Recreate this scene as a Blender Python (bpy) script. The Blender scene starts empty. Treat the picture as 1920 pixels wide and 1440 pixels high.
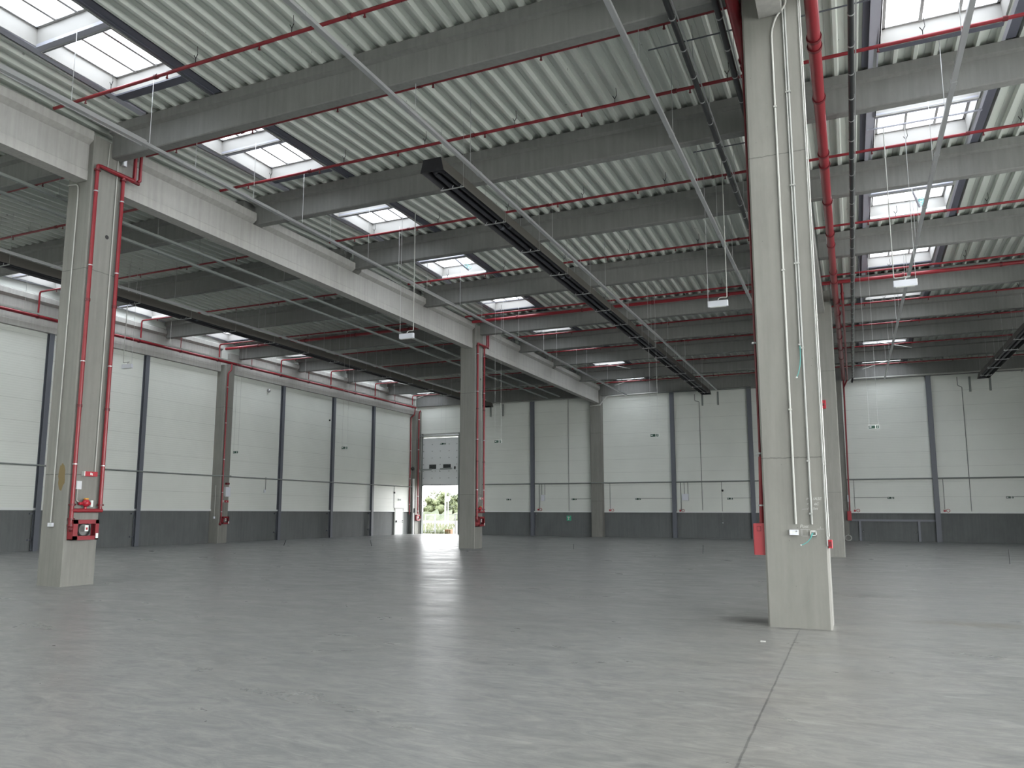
import bpy, math, random
from mathutils import Vector, Matrix, Euler
random.seed(7)
SC = bpy.context.scene
COL = SC.collection

# ------------------------------------------------------------------ camera
F_PX, YAW, PITCH, ROLL, PX, PY, CAM_H = 1461.7359, .4309, .1372, .0031, 922.133, 759.366, 1.6
def cam_matrix():
    cy, sy, cp, sp, cr, sr = math.cos(YAW), math.sin(YAW), math.cos(PITCH), math.sin(PITCH), math.cos(ROLL), math.sin(ROLL)
    f = Vector((-sy*cp, cy*cp, sp)); r0 = Vector((cy, sy, 0)); u0 = r0.cross(f)
    r = r0*cr + u0*sr; u = -r0*sr + u0*cr
    return Matrix(((r.x, u.x, -f.x, 0), (r.y, u.y, -f.y, 0), (r.z, u.z, -f.z, CAM_H), (0, 0, 0, 1)))
cd = bpy.data.cameras.new('camera'); cam = bpy.data.objects.new('camera', cd); COL.objects.link(cam)
cd.sensor_fit = 'HORIZONTAL'; cd.sensor_width = 36; cd.lens = F_PX/1920*36
cd.shift_x = (960-PX)/1920; cd.shift_y = (PY-720)/1920; cd.clip_start = .05; cd.clip_end = 900
cam.matrix_world = cam_matrix(); SC.camera = cam

# ------------------------------------------------------------------ world, exposure
SKY = 3.2
w = bpy.data.worlds.new('overcast_sky'); SC.world = w; w.use_nodes = True
nt = w.node_tree; nt.nodes.clear()
o = nt.nodes.new('ShaderNodeOutputWorld'); bg = nt.nodes.new('ShaderNodeBackground')
tc = nt.nodes.new('ShaderNodeTexCoord'); sx = nt.nodes.new('ShaderNodeSeparateXYZ'); cr = nt.nodes.new('ShaderNodeValToRGB')
nt.links.new(tc.outputs['Generated'], sx.inputs[0]); nt.links.new(sx.outputs['Z'], cr.inputs[0])
cr.color_ramp.elements[0].position = 0; cr.color_ramp.elements[0].color = (.87, .88, .885, 1)
cr.color_ramp.elements[1].position = 1; cr.color_ramp.elements[1].color = (.965, .975, .98, 1)
nt.links.new(cr.outputs[0], bg.inputs[0]); bg.inputs[1].default_value = SKY; nt.links.new(bg.outputs[0], o.inputs[0])
SC.view_settings.view_transform = 'Standard'; SC.view_settings.look = 'None'; SC.view_settings.gamma = 1
SC.view_settings.use_curve_mapping = False
SC.view_settings.exposure = 2.15
cy = SC.cycles
cy.max_bounces = 10; cy.diffuse_bounces = 7; cy.glossy_bounces = 4; cy.transparent_max_bounces = 8
cy.sample_clamp_indirect = 8; cy.use_denoising = True; cy.caustics_reflective = False; cy.caustics_refractive = False

# ------------------------------------------------------------------ layout numbers (metres)
Y0, DY, SL = 12.053, 5.0345, .145            # first visible beam line, beam spacing, roof rise per bay
def hh(y):
    t = ((y-Y0)/DY) % 4
    return SL*(2-abs(t-2))
def yb(k): return Y0+DY*k
ZR = 10.61                                    # underside of the deck ribs over a valley line
ZB = 9.83                                     # underside of the roof beams over a valley line
XW, XWF = -30.26, -30.2                       # side wall: plinth face, panel face
YW, YWF = 52.0, 51.95                         # end wall: plinth face, panel face
XA0, XA1 = -16.2, -15.41                      # column row nearest the side wall
XB0, XB1 = -1.187, -.342                      # column row at the camera
XR, YF = 14.6, -14.0
BAYS = {'L': (-29.98, -15.93), 'M': (-15.55, -1.0), 'R': (-.5, XR)}
SKYX = {'L': (-29.9, -27.95), 'M': (-14.2, -12.3), 'R': (.98, 3.05)}

# ------------------------------------------------------------------ mesh builder
class MB:
    def __init__(s): s.v = []; s.f = []; s.sm = []
    def poly(s, pts, faces, smooth=False):
        b = len(s.v); s.v += [tuple(p) for p in pts]
        for f in faces: s.f.append(tuple(b+i for i in f)); s.sm.append(smooth)
        return s
    def box(s, x0, x1, y0, y1, z0, z1):
        x0, x1 = sorted((x0, x1)); y0, y1 = sorted((y0, y1)); z0, z1 = sorted((z0, z1))
        return s.poly([(x0,y0,z0),(x1,y0,z0),(x1,y1,z0),(x0,y1,z0),(x0,y0,z1),(x1,y0,z1),(x1,y1,z1),(x0,y1,z1)],
                      [(0,3,2,1),(4,5,6,7),(0,1,5,4),(1,2,6,5),(2,3,7,6),(3,0,4,7)])
    def cbox(s, x0, x1, y0, y1, z0, z1, c=.02):
        """box standing on z0 with chamfered vertical edges"""
        p = [(x0+c,y0),(x1-c,y0),(x1,y0+c),(x1,y1-c),(x1-c,y1),(x0+c,y1),(x0,y1-c),(x0,y0+c)]
        return s.prism(p, lambda a, b, t: (a, b, t), z0, z1)
    def prism(s, prof, fn, a, b):
        """closed profile swept from a to b; fn(p, q, t) -> xyz"""
        n = len(prof)
        pts = [fn(p, q, a) for p, q in prof]+[fn(p, q, b) for p, q in prof]
        fc = [(i, (i+1) % n, n+(i+1) % n, n+i) for i in range(n)]
        fc += [tuple(range(n))[::-1], tuple(range(n, 2*n))]
        return s.poly(pts, fc)
    def tube(s, pts, r, n=8, cap=True):
        P = [Vector(p) for p in pts]
        if len(P) < 2: return s
        t0 = (P[1]-P[0]).normalized(); up = Vector((0,0,1)) if abs(t0.z) < .9 else Vector((1,0,0))
        nn = t0.cross(up).normalized(); rings = []
        for i, p in enumerate(P):
            a = (P[i]-P[i-1]).normalized() if i else (P[1]-P[0]).normalized()
            b = (P[i+1]-P[i]).normalized() if i < len(P)-1 else a
            t = (a+b); t = t.normalized() if t.length > 1e-6 else a
            nn = (nn-t*nn.dot(t)).normalized(); bb = t.cross(nn); k = 1/max(.5, math.sqrt(max(0.05, (1+a.dot(b))/2)))
            rr = r[i] if isinstance(r, (list, tuple)) else r
            rings.append([p+(nn*math.cos(2*math.pi*j/n)+bb*math.sin(2*math.pi*j/n))*rr*(k if i and i < len(P)-1 else 1) for j in range(n)])
        v = [q for g in rings for q in g]; m = len(rings); fc = []
        for i in range(m-1):
            for j in range(n): fc.append((i*n+j, i*n+(j+1) % n, (i+1)*n+(j+1) % n, (i+1)*n+j))
        s.poly(v, fc, True)
        if cap: s.poly(rings[0], [tuple(range(n))[::-1]]); s.poly(rings[-1], [tuple(range(n))])
        return s
    def ball(s, c, r, n=8, m=6, sq=(1,1,1)):
        v = []; fc = []
        for i in range(m+1):
            for j in range(n):
                a = math.pi*i/m; b = 2*math.pi*j/n
                v.append((c[0]+r*sq[0]*math.sin(a)*math.cos(b), c[1]+r*sq[1]*math.sin(a)*math.sin(b), c[2]+r*sq[2]*math.cos(a)))
        for i in range(m):
            for j in range(n): fc.append((i*n+j, (i+1)*n+j, (i+1)*n+(j+1) % n, i*n+(j+1) % n))
        return s.poly(v, fc, True)
    def build(s, name, mat, parent=None):
        off = Vector(parent['_o']) if parent is not None and '_o' in parent else Vector((0,0,0))
        me = bpy.data.meshes.new(name); me.from_pydata([tuple(Vector(p)-off) for p in s.v], [], s.f)
        me.polygons.foreach_set('use_smooth', s.sm); me.update()
        if mat: me.materials.append(mat)
        ob = bpy.data.objects.new(name, me); COL.objects.link(ob)
        if parent is not None: ob.parent = parent; ob['_o'] = tuple(off)
        return ob
def elbow(a, b, c, r=.12, n=4):
    """points of a rounded corner at b between a and c"""
    a, b, c = Vector(a), Vector(b), Vector(c); p = b+(a-b).normalized()*r; q = b+(c-b).normalized()*r
    return [tuple((1-t)*(1-t)*p+2*t*(1-t)*b+t*t*q) for t in [i/n for i in range(n+1)]]
def path(pts, r=.12):
    out = [pts[0]]
    for i in range(1, len(pts)-1): out += elbow(pts[i-1], pts[i], pts[i+1], r)
    return out+[pts[-1]]
def tag(ob, label=None, cat=None, group=None, kind=None):
    if label: ob['label'] = label
    if cat: ob['category'] = cat
    if group: ob['group'] = group
    if kind: ob['kind'] = kind
    return ob
def thing(name, label, cat, loc, group=None):
    e = bpy.data.objects.new(name, None); COL.objects.link(e); e.location = loc; e['_o'] = tuple(loc)
    e.empty_display_size = .2
    return tag(e, label, cat, group)
def struct(name, mb, mat, parent=None):
    ob = mb.build(name, mat, parent)
    if parent is None: ob['kind'] = 'structure'
    return ob

# ------------------------------------------------------------------ materials
def new_mat(name, base=(.5,.5,.5), rough=.6, metal=0, spec=.5):
    m = bpy.data.materials.new(name); m.use_nodes = True; b = m.node_tree.nodes['Principled BSDF']
    b.inputs['Base Color'].default_value = (*base, 1); b.inputs['Roughness'].default_value = rough
    b.inputs['Metallic'].default_value = metal; b.inputs['Specular IOR Level'].default_value = spec
    return m
def nodes(m): return m.node_tree, m.node_tree.nodes['Principled BSDF']
def N(t, ty, **kw):
    n = t.nodes.new(ty)
    for k, v in kw.items():
        if k in n.inputs: n.inputs[k].default_value = v
        else: setattr(n, k, v)
    return n
def pos(t, scale=(1,1,1), loc=(0,0,0)):
    g = N(t, 'ShaderNodeNewGeometry'); mp = N(t, 'ShaderNodeMapping'); mp.inputs['Scale'].default_value = scale; mp.inputs['Location'].default_value = loc
    t.links.new(g.outputs['Position'], mp.inputs['Vector']); return mp.outputs[0]
def noise(t, scale, detail=4, rough=.55, sc=(1,1,1), dist=0):
    n = N(t, 'ShaderNodeTexNoise'); n.inputs['Scale'].default_value = scale; n.inputs['Detail'].default_value = detail
    n.inputs['Roughness'].default_value = rough; n.inputs['Distortion'].default_value = dist
    t.links.new(pos(t, sc), n.inputs['Vector']); return n.outputs['Fac']
def ramp(t, fac, stops):
    r = N(t, 'ShaderNodeValToRGB'); e = r.color_ramp.elements
    while len(e) < len(stops): e.new(.5)
    for el, (p, c) in zip(e, stops): el.position = p; el.color = (*c, 1) if len(c) == 3 else c
    t.links.new(fac, r.inputs[0]); return r.outputs[0]
def mix(t, fac, a, b, mode='MIX'):
    m = N(t, 'ShaderNodeMix', data_type='RGBA', blend_type=mode)
    for s, v in ((0, fac), (6, a), (7, b)):
        if hasattr(v, 'default_value'): t.links.new(v, m.inputs[s])
        else: m.inputs[s].default_value = v if s == 0 else (*v, 1)
    return m.outputs[2]
def mth(t, op, a, b=0, c=0):
    m = N(t, 'ShaderNodeMath', operation=op)
    for i, v in enumerate((a, b, c)):
        if hasattr(v, 'default_value'): t.links.new(v, m.inputs[i])
        else: m.inputs[i].default_value = v
    return m.outputs[0]
def bump(t, b, h, strength=.3, dist=.01):
    n = N(t, 'ShaderNodeBump'); n.inputs['Strength'].default_value = strength; n.inputs['Distance'].default_value = dist
    t.links.new(h, n.inputs['Height']); t.links.new(n.outputs[0], b.inputs['Normal'])
def axis(t, i):
    g = N(t, 'ShaderNodeNewGeometry'); s = N(t, 'ShaderNodeSeparateXYZ'); t.links.new(g.outputs['Position'], s.inputs[0]); return s.outputs[i]
def line_mask(t, v, at, half):
    return mth(t, 'LESS_THAN', mth(t, 'ABSOLUTE', mth(t, 'SUBTRACT', v, at)), half)

def concrete(name, c, var=.18, joints=(), warm=.0, streak=True, rough=.75):
    m = new_mat(name, c, rough); t, b = nodes(m)
    dark = tuple(x*(1-var) for x in c); lite = tuple(min(1, x*(1+var)) for x in c)
    n1 = noise(t, 1.1, 5, .6, (1,1,.5), .3); col = ramp(t, n1, [(.3, dark), (.72, lite)])
    n2 = noise(t, 9, 5, .7, (1,1,.35)); col = mix(t, .35, col, ramp(t, n2, [(.3, tuple(x*.82 for x in c)), (.7, tuple(x*1.16 for x in c))]))
    if streak:
        n3 = noise(t, 3.5, 3, .5, (3,3,.12)); col = mix(t, .3, col, ramp(t, n3, [(.35, tuple(x*.8 for x in c)), (.65, tuple(x*1.18 for x in c))]))
    v = N(t, 'ShaderNodeTexVoronoi'); v.inputs['Scale'].default_value = 5; t.links.new(pos(t), v.inputs['Vector'])
    pit = mth(t, 'LESS_THAN', v.outputs['Distance'], .035); col = mix(t, mth(t, 'MULTIPLY', pit, .6), col, tuple(x*.45 for x in c))
    for z in joints:
        g = mth(t, 'ADD', axis(t, 2), mth(t, 'MULTIPLY', noise(t, 14, 2), .03))
        col = mix(t, mth(t, 'MULTIPLY', line_mask(t, g, z+.015, .009), .6), col, tuple(x*.35 for x in c))
    t.links.new(col, b.inputs['Base Color']); bump(t, b, n2, .25, .004)
    return m
M = {}
M['col'] = concrete('precast_concrete_column', (.215,.213,.195), .16, joints=(2.4, 7.04))
M['gird'] = concrete('precast_concrete_girder', (.36,.355,.335), .12)
M['beam'] = concrete('precast_concrete_beam', (.20,.202,.196), .12)
M['dado'] = concrete('precast_concrete_plinth', (.135,.145,.145), .25, rough=.7)

def floor_mat():
    m = new_mat('power_floated_concrete_floor', (.4,.4,.4), .3); t, b = nodes(m)
    c = ramp(t, noise(t, .22, 4, .6, (1,1,1), .6), [(.3, (.225,.235,.245)), (.5, (.275,.283,.288)), (.7, (.32,.32,.31))])
    c = mix(t, .55, c, ramp(t, noise(t, 1.0, 6, .68, (1,2.3,1), 1.2), [(.32, (.19,.20,.215)), (.5, (.28,.288,.292)), (.7, (.38,.38,.37))]))
    c = mix(t, .35, c, ramp(t, noise(t, 5.5, 6, .7, (.6,2.2,1), 1.6), [(.36, (.21,.22,.235)), (.62, (.39,.395,.39))]))
    # worn warm patches near the joint along the columns
    d = mth(t, 'ABSOLUTE', mth(t, 'SUBTRACT', axis(t, 0), -.5)); near = mth(t, 'SUBTRACT', 1, mth(t, 'DIVIDE', d, 2.2)); near = mth(t, 'MAXIMUM', near, 0)
    c = mix(t, mth(t, 'MULTIPLY', near, mth(t, 'MULTIPLY', noise(t, .9, 4), .9)), c, (.30,.275,.235))
    # saw-cut joint on the column line, wandering slightly, and finer cracks
    gx = mth(t, 'ADD', axis(t, 0), mth(t, 'MULTIPLY', mth(t, 'SUBTRACT', noise(t, 5, 3), .5), .02))
    c = mix(t, mth(t, 'MULTIPLY', line_mask(t, gx, -.765, .009), .85), c, (.035,.035,.035))
    for x in (-15.8,):
        gx2 = mth(t, 'ADD', axis(t, 0), mth(t, 'MULTIPLY', mth(t, 'SUBTRACT', noise(t, 3, 3), .5), .02))
        c = mix(t, mth(t, 'MULTIPLY', line_mask(t, gx2, x, .005), .5), c, (.08,.08,.08))
    for y in (32.1,):
        gy = mth(t, 'ADD', axis(t, 1), mth(t, 'MULTIPLY', mth(t, 'SUBTRACT', noise(t, 3, 3), .5), .02))
        c = mix(t, mth(t, 'MULTIPLY', line_mask(t, gy, y, .005), .4), c, (.08,.08,.08))
    # brown spill to the right of the near column, dark scuffs by its foot
    def blob(cx, cy_, rx, ry):
        a = mth(t, 'DIVIDE', mth(t, 'SUBTRACT', axis(t, 0), cx), rx); q = mth(t, 'DIVIDE', mth(t, 'SUBTRACT', axis(t, 1), cy_), ry)
        e = mth(t, 'ADD', mth(t, 'MULTIPLY', a, a), mth(t, 'MULTIPLY', q, q))
        return mth(t, 'MAXIMUM', mth(t, 'SUBTRACT', 1, mth(t, 'ADD', e, mth(t, 'MULTIPLY', mth(t, 'SUBTRACT', noise(t, 4, 4), .5), 1.6))), 0)
    c = mix(t, mth(t, 'MULTIPLY', blob(1.55, 13.6, 1.1, .35), .6), c, (.16,.125,.075))
    c = mix(t, mth(t, 'MULTIPLY', blob(-1.55, 12.7, .45, .5), .9), c, (.05,.042,.035))
    c = mix(t, mth(t, 'MULTIPLY', blob(.15, 17.5, .7, .5), .6), c, (.09,.085,.08))
    c = mix(t, mth(t, 'MULTIPLY', blob(-.6, 12.0, .6, .12), .8), c, (.06,.055,.05))
    c = mix(t, .45, c, ramp(t, noise(t, 2.4, 8, .75, (.7,1.9,1), 2.5), [(.38, (.17,.18,.19)), (.5, (.28,.285,.285)), (.62, (.42,.42,.41))]))
    c = mix(t, mth(t, 'MULTIPLY', mth(t, 'GREATER_THAN', noise(t, 7, 3, .5, (.25,1.6,1), 1.5), .69), .35), c, (.48,.49,.485))
    c = mix(t, 1.0, c, (.70,.70,.685), 'MULTIPLY')
    t.links.new(c, b.inputs['Base Color'])
    r = ramp(t, noise(t, .8, 5, .65, (1,2,1), 1), [(.3, (.26,)*3), (.7, (.44,)*3)]); t.links.new(r, b.inputs['Roughness'])
    bump(t, b, noise(t, 2.2, 5, .6, (1,2,1), 1), .12, .012)
    b.inputs['Specular IOR Level'].default_value = .5
    return m
M['floor'] = floor_mat()

def panel_mat(name, c, ax, joints=True, micro=True):
    """sandwich panel: fine horizontal ribs, a joint each .874 m"""
    m = new_mat(name, c, .42); t, b = nodes(m); z = axis(t, 2)
    col = ramp(t, noise(t, .35, 3), [(.3, tuple(x*.95 for x in c)), (.7, tuple(min(1, x*1.04) for x in c))])
    if joints:
        fz = mth(t, 'FRACT', mth(t, 'DIVIDE', mth(t, 'SUBTRACT', z, 1.70), .878))
        j = mth(t, 'LESS_THAN', fz, .014); col = mix(t, mth(t, 'MULTIPLY', j, .45), col, tuple(x*.35 for x in c))
    t.links.new(col, b.inputs['Base Color'])
    if micro:
        s = mth(t, 'SINE', mth(t, 'MULTIPLY', z, 2*math.pi/.1)); bump(t, b, s, .25, .004)
    return m
M['panel'] = panel_mat('light_grey_green_sandwich_panel', (.72,.745,.705), 1)
M['panelw'] = panel_mat('sandwich_panel_beside_columns', (.73,.755,.715), 0)

def deck_mat():
    m = new_mat('coated_steel_deck', (.33,.35,.33), .45); t, b = nodes(m)
    c = ramp(t, noise(t, .5, 4, .6, (1,.15,1)), [(.3, (.56,.60,.56)), (.7, (.64,.67,.63))])
    v = N(t, 'ShaderNodeTexVoronoi'); v.inputs['Scale'].default_value = 2.2; t.links.new(pos(t), v.inputs['Vector'])
    c = mix(t, mth(t, 'MULTIPLY', mth(t, 'LESS_THAN', v.outputs['Distance'], .06), .5), c, (.12,.13,.12))
    t.links.new(c, b.inputs['Base Color']); 
    return m
M['deck'] = deck_mat()
M['post'] = new_mat('blue_grey_painted_steel', (.13,.14,.165), .45)
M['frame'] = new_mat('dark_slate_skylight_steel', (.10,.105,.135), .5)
M['frame_lit'] = new_mat('daylit_lilac_grey_steel', (.42,.43,.50), .4)  # paler copy of the skylight steel, daylight put into its colour
M['curb'] = new_mat('white_skylight_upstand', (.42,.415,.40), .5)
M['alu'] = new_mat('aluminium_glazing_bar', (.45,.44,.44), .4, .5)
M['flash'] = new_mat('white_flashing', (.72,.74,.73), .4)
M['red'] = new_mat('red_pipe_paint', (.235,.018,.026), .33)
M['redd'] = new_mat('dark_red_fitting', (.13,.012,.017), .4)
M['redb'] = new_mat('bright_red_plastic', (.38,.016,.03), .35)
M['cab'] = new_mat('faded_red_cabinet', (.36,.05,.06), .4)
M['galv'] = new_mat('galvanised_steel', (.50,.51,.52), .38, .6)
M['cond'] = new_mat('pale_grey_conduit', (.36,.37,.355), .45)
M['condw'] = new_mat('white_conduit', (.46,.465,.44), .45)
M['condd'] = new_mat('mid_grey_conduit', (.20,.22,.21), .5)
M['white'] = new_mat('white_plastic', (.70,.72,.78), .4)
M['whited'] = new_mat('pale_grey_enclosure', (.62,.64,.66), .4)
M['blackm'] = new_mat('black_heater_steel', (.022,.022,.026), .5, .2)
M['tubeb'] = new_mat('dark_heater_tube', (.045,.045,.055), .45, .3)
M['hood'] = new_mat('dull_aluminised_hood', (.13,.122,.11), .45, .3)
M['pvc'] = new_mat('black_plastic_pipe', (.018,.02,.022), .35)
M['blk'] = new_mat('black_rubber', (.012,.012,.012), .6)
M['rod'] = new_mat('zinc_plated_rod', (.62,.63,.64), .35, .5)
M['wire'] = new_mat('thin_steel_wire', (.45,.46,.46), .4, .4)
M['green'] = new_mat('green_sign_face', (.006,.05,.03), .4)
M['greenb'] = new_mat('green_first_aid_case', (.06,.42,.25), .4)
M['teal'] = new_mat('teal_cable', (.08,.36,.34), .5)
M['sign'] = new_mat('white_sign_mark', (.78,.8,.78), .5)
M['chalk'] = new_mat('chalk', (.50,.50,.48), .9)
M['stain'] = new_mat('rust_brown_stain', (.20,.15,.07), .9)
M['wood'] = new_mat('orange_wood', (.16,.085,.035), .6)
M['yellow'] = new_mat('yellow_valve_handle', (.7,.35,.03), .4)
M['doorw'] = new_mat('white_door_leaf', (.62,.64,.64), .4)
M['fence'] = new_mat('pale_galvanised_fence', (.16,.165,.17), .45, .2)
M['bark'] = new_mat('grey_brown_bark', (.12,.09,.06), .9)
def pane_mat():
    m = bpy.data.materials.new('skylight_glazing'); m.use_nodes = True; t = m.node_tree; t.nodes.clear()
    o = N(t, 'ShaderNodeOutputMaterial'); a = N(t, 'ShaderNodeBsdfTransparent'); g = N(t, 'ShaderNodeBsdfGlossy'); mx = N(t, 'ShaderNodeMixShader')
    a.inputs[0].default_value = (.5,.525,.56,1); g.inputs['Roughness'].default_value = .08; mx.inputs[0].default_value = .06
    t.links.new(a.outputs[0], mx.inputs[1]); t.links.new(g.outputs[0], mx.inputs[2]); t.links.new(mx.outputs[0], o.inputs[0]); return m
M['pane'] = pane_mat()
def smoke_pane():
    m = new_mat('dark_door_window', (.03,.035,.035), .15); return m
M['dwin'] = smoke_pane()
def leaf_mat(name, a, b_):
    m = new_mat(name, a, .7); t, b = nodes(m)
    t.links.new(ramp(t, noise(t, 1.3, 5, .7), [(.35, a), (.65, b_)]), b.inputs['Base Color']); return m
M['leafa'] = leaf_mat('dark_green_leaves', (.022,.032,.015), (.05,.062,.03))
M['leafb'] = leaf_mat('yellow_green_leaves', (.04,.055,.02), (.085,.10,.045))
def ground_mat():
    m = new_mat('field_beyond_the_door', (.4,.35,.2), .9); t, b = nodes(m)
    y = mth(t, 'ADD', axis(t, 1), mth(t, 'MULTIPLY', noise(t, .6, 5), 3))
    f = mth(t, 'DIVIDE', mth(t, 'SUBTRACT', y, 52), 110)
    c = ramp(t, f, [(0, (.12,.11,.09)), (.045, (.11,.10,.075)), (.055, (.05,.075,.03)), (.12, (.06,.08,.035)), (.14, (.12,.085,.045)), (.3, (.10,.07,.045)), (.5, (.085,.058,.042)), (.6, (.13,.10,.035)), (1, (.12,.095,.035))])
    c = mix(t, .3, c, ramp(t, noise(t, 3, 6, .7), [(.3, (.05,.045,.03)), (.7, (.12,.10,.07))]))
    t.links.new(c, b.inputs['Base Color']); return m
M['ground'] = ground_mat()
M['bounce_ground'] = new_mat('pale_bounce_ground', (.55,.55,.53), .9)  # high albedo for the added ground that bounces light inside

# ------------------------------------------------------------------ floor, walls, plinths
struct('floor', MB().box(XW-.2, XR, YF, 52.15, -.25, 0), M['floor'])
struct('wall_left', MB().box(XWF-.15, XWF, YF, 52.15, 1.66, 10.95), M['panelw'])
struct('baseboard_left', MB().box(XW-.15, XW, YF, 52.1, 0, 1.655), M['dado'])
DX0, DX1, DZ = -29.65, -26.55, 7.25
bw = MB(); bw.box(XWF-.15, DX0, YWF, YWF+.15, 1.66, 10.95).box(DX1, XR, YWF, YWF+.15, 1.66, 10.95).box(DX0, DX1, YWF, YWF+.15, DZ, 10.95)
struct('wall_back', bw, M['panel'])
struct('baseboard_back', MB().box(XW, DX0, YW, YW+.12, 0, 1.655).box(DX1, XR, YW, YW+.12, 0, 1.655), M['dado'])
def light_opening_wall(a0, a1, fn):
    # side wall out of view, its tall openings added to let in sky light
    mb = MB(); n = max(1, int((a1-a0)//7.4)); p = (a1-a0)/n
    for i in range(n+1):
        c = a0+i*p; fn(mb, max(a0, c-.7), min(a1, c+.7), 0, 7.8)
    fn(mb, a0, a1, 7.8, 10.95)
    return mb
struct('wall_right', light_opening_wall(YF, 30, lambda m, a, b, z0, z1: m.box(XR, XR+.15, a, b, z0, z1)).box(XR, XR+.15, 30, 52.15, 0, 10.95), M['panelw'])
struct('wall_front', MB().box(XW-.2, XR+.15, YF-.15, YF, 0, 10.95), M['panel'])
struct('ground_1', MB().box(XR+.16, 70, -50, 70, -.3, -.03), M['bounce_ground'])  # unseen pale ground, added to bounce sky light through the side openings
struct('trim_1', MB().box(XWF, XWF+.035, YF, 51.9, 1.64, 1.73), M['flash'])
struct('trim_2', MB().box(DX1+.1, XR, YWF-.035, YWF, 1.64, 1.72), M['flash'])
struct('trim_3', MB().box(XW, XR, 51.72, YWF, 9.66, 10.45), M['beam'])      # concrete edge beam over the end wall

# ------------------------------------------------------------------ roof deck
def skylight_end(k): return yb(k)-.95
def build_deck():
    mb = MB(); pitch = .3655; x0 = -8.235; dz = .105
    prof = [(-.032, 0), (.032, 0), (.062, dz), (.165, dz), (.1725, dz+.01), (.185, dz+.01), (.1925, dz), (pitch-.062, dz), (pitch-.032, 0)]
    brk = [YF]+[yb(2*n) for n in range(-2, 5) if YF < yb(2*n) < 52.1]+[52.1]
    n0 = int(math.floor((XW-.1-x0)/pitch)); n1 = int(math.ceil((XR-x0)/pitch))
    for n in range(n0, n1):
        xc = x0+n*pitch; holes = []
        for s, (a, b) in SKYX.items():
            if xc+.3 > a-.05 and xc+.02 < b:
                for k in range(-4, 9):  # unseen rows short of the modelled skylights are bare holes added for light
                    e = skylight_end(k)+.03; holes.append((max(YF, e-3.66), e))
        ys = sorted(set(brk+[v for h in holes for v in h]))
        for a, b in zip(ys, ys[1:]):
            m = (a+b)/2
            if b-a < 1e-4 or any(h[0] <= m <= h[1] for h in holes): continue
            v = [(xc+p, a, ZR+hh(a)+q) for p, q in prof]+[(xc+p, b, ZR+hh(b)+q) for p, q in prof]; L = len(prof)
            mb.poly(v, [(i, i+1, L+i+1, L+i) for i in range(L-1)])
    return mb
dk = struct('ceiling', build_deck(), M['deck'])

# ------------------------------------------------------------------ concrete frame
BAYTXT = {'L': 'in the side wall bay', 'M': 'in the middle bay', 'R': 'in the bay right of the largest column'}
ORD = ['', 'first', 'second', 'third', 'fourth', 'fifth', 'sixth', 'seventh', 'eighth', 'ninth', 'tenth']
def column(x0, x1, y0, y1, top, label, c=.025):
    ob = MB().cbox(x0, x1, y0, y1, 0, top, c).build('concrete_column', M['col'])
    return tag(ob, label, 'column', 'precast concrete columns')
CD = .814
column(XA0, XA1, 11.585, 11.585+CD, 10.2, 'square concrete column with twin red risers, nearest of the row left of centre')
column(XA0, XA1, 31.72, 31.72+CD, 10.2, 'concrete column with twin red risers standing just right of the open loading door')
column(XA0, XA1, 51.5, 52.4, 9.65, 'concrete column set in the end wall under the long pale girder')
column(XB0, XB1, 12.064, 12.064+CD, 10.2, 'largest and nearest concrete column, with grey conduits and chalk marks')
column(XB0, XB1, 32.2, 32.2+CD, 10.2, 'concrete column right behind the largest one, partly hidden by it')
column(XB0+.1, XB1+.1, 51.5, 52.4, 9.65, 'concrete column against the end wall behind the two columns on the right', .02)
column(XW-.1, -29.62, 30.9, 31.55, 9.3, 'concrete column against the panelled side wall with a red hydrant cabinet')
column(XW-.1, -29.84, 51.15, 52.1, 9.3, 'concrete column in the corner left of the loading door', .02)

def girder(x0, x1, y0, y1, z0, z1, curb, label, side=1):
    t = thing('concrete_girder', label, 'girder', ((x0+x1)/2, (y0+y1)/2, z0), 'long concrete girders')
    lip = .012
    p = [(x0-lip, z0), (x1+lip, z0), (x1+lip, z0+.23), (x1, z0+.25), (x1, z1), (x0, z1), (x0, z0+.25), (x0-lip, z0+.23)]
    MB().prism(p, lambda a, b, y: (a, y, b), y0, y1).build('web', M['gird'], t)
    if curb:
        ks = [k for k in range(-3, 9) if y0-1 < yb(k) < y1+1]
        ed = [y0]+[v for k in ks for v in (yb(k)-.06, yb(k)+.32)]+[y1]
        for a, b in zip(ed[::2], ed[1::2]):
            a, b = max(a, y0), min(b, y1)
            if b-a < .6: continue
            w0 = .004 if x0 < -30 else .1
            q = [(x0-w0, z1+.10), (x0, z1), (x1, z1), (x1+.13, z1+.10), (x1+.13, z1+.30), (x1+.10, z1+.33), (x0-w0, z1+.33)]
            MB().prism(q, lambda p_, r_, y: (p_, y, r_), a, b).build('ledge', M['gird'], t)
    return t
girder(-15.9, -15.57, -8, 11.58, 9.12, 9.98, 1, 'pale concrete girder running in from the frame edge to the nearest left column')
girder(-15.9, -15.57, 12.41, 31.70, 9.12, 9.98, 1, 'long pale concrete girder between the two columns with twin red risers')
girder(-15.9, -15.57, 32.55, 51.5, 9.12, 9.98, 1, 'pale concrete girder from the column beside the loading door to the end wall')
girder(-.92, -.6, -8, 12.05, 9.32, 10.1, 0, 'concrete girder meeting the front face of the largest column at its top')
girder(-.92, -.6, 12.89, 32.19, 9.32, 10.1, 0, 'concrete girder between the largest column and the one behind it')
girder(-.92, -.6, 33.03, 51.5, 9.32, 10.1, 0, 'concrete girder from the second column on the right to the end wall')
girder(XWF+.02, -29.98, -8, 30.89, 8.95, 10.05, 1, 'concrete girder on top of the side wall, nearer part up to the wall column')
girder(XWF+.02, -29.98, 31.56, 51.14, 8.95, 10.05, 1, 'concrete girder on top of the side wall, farther part up to the corner')

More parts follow.
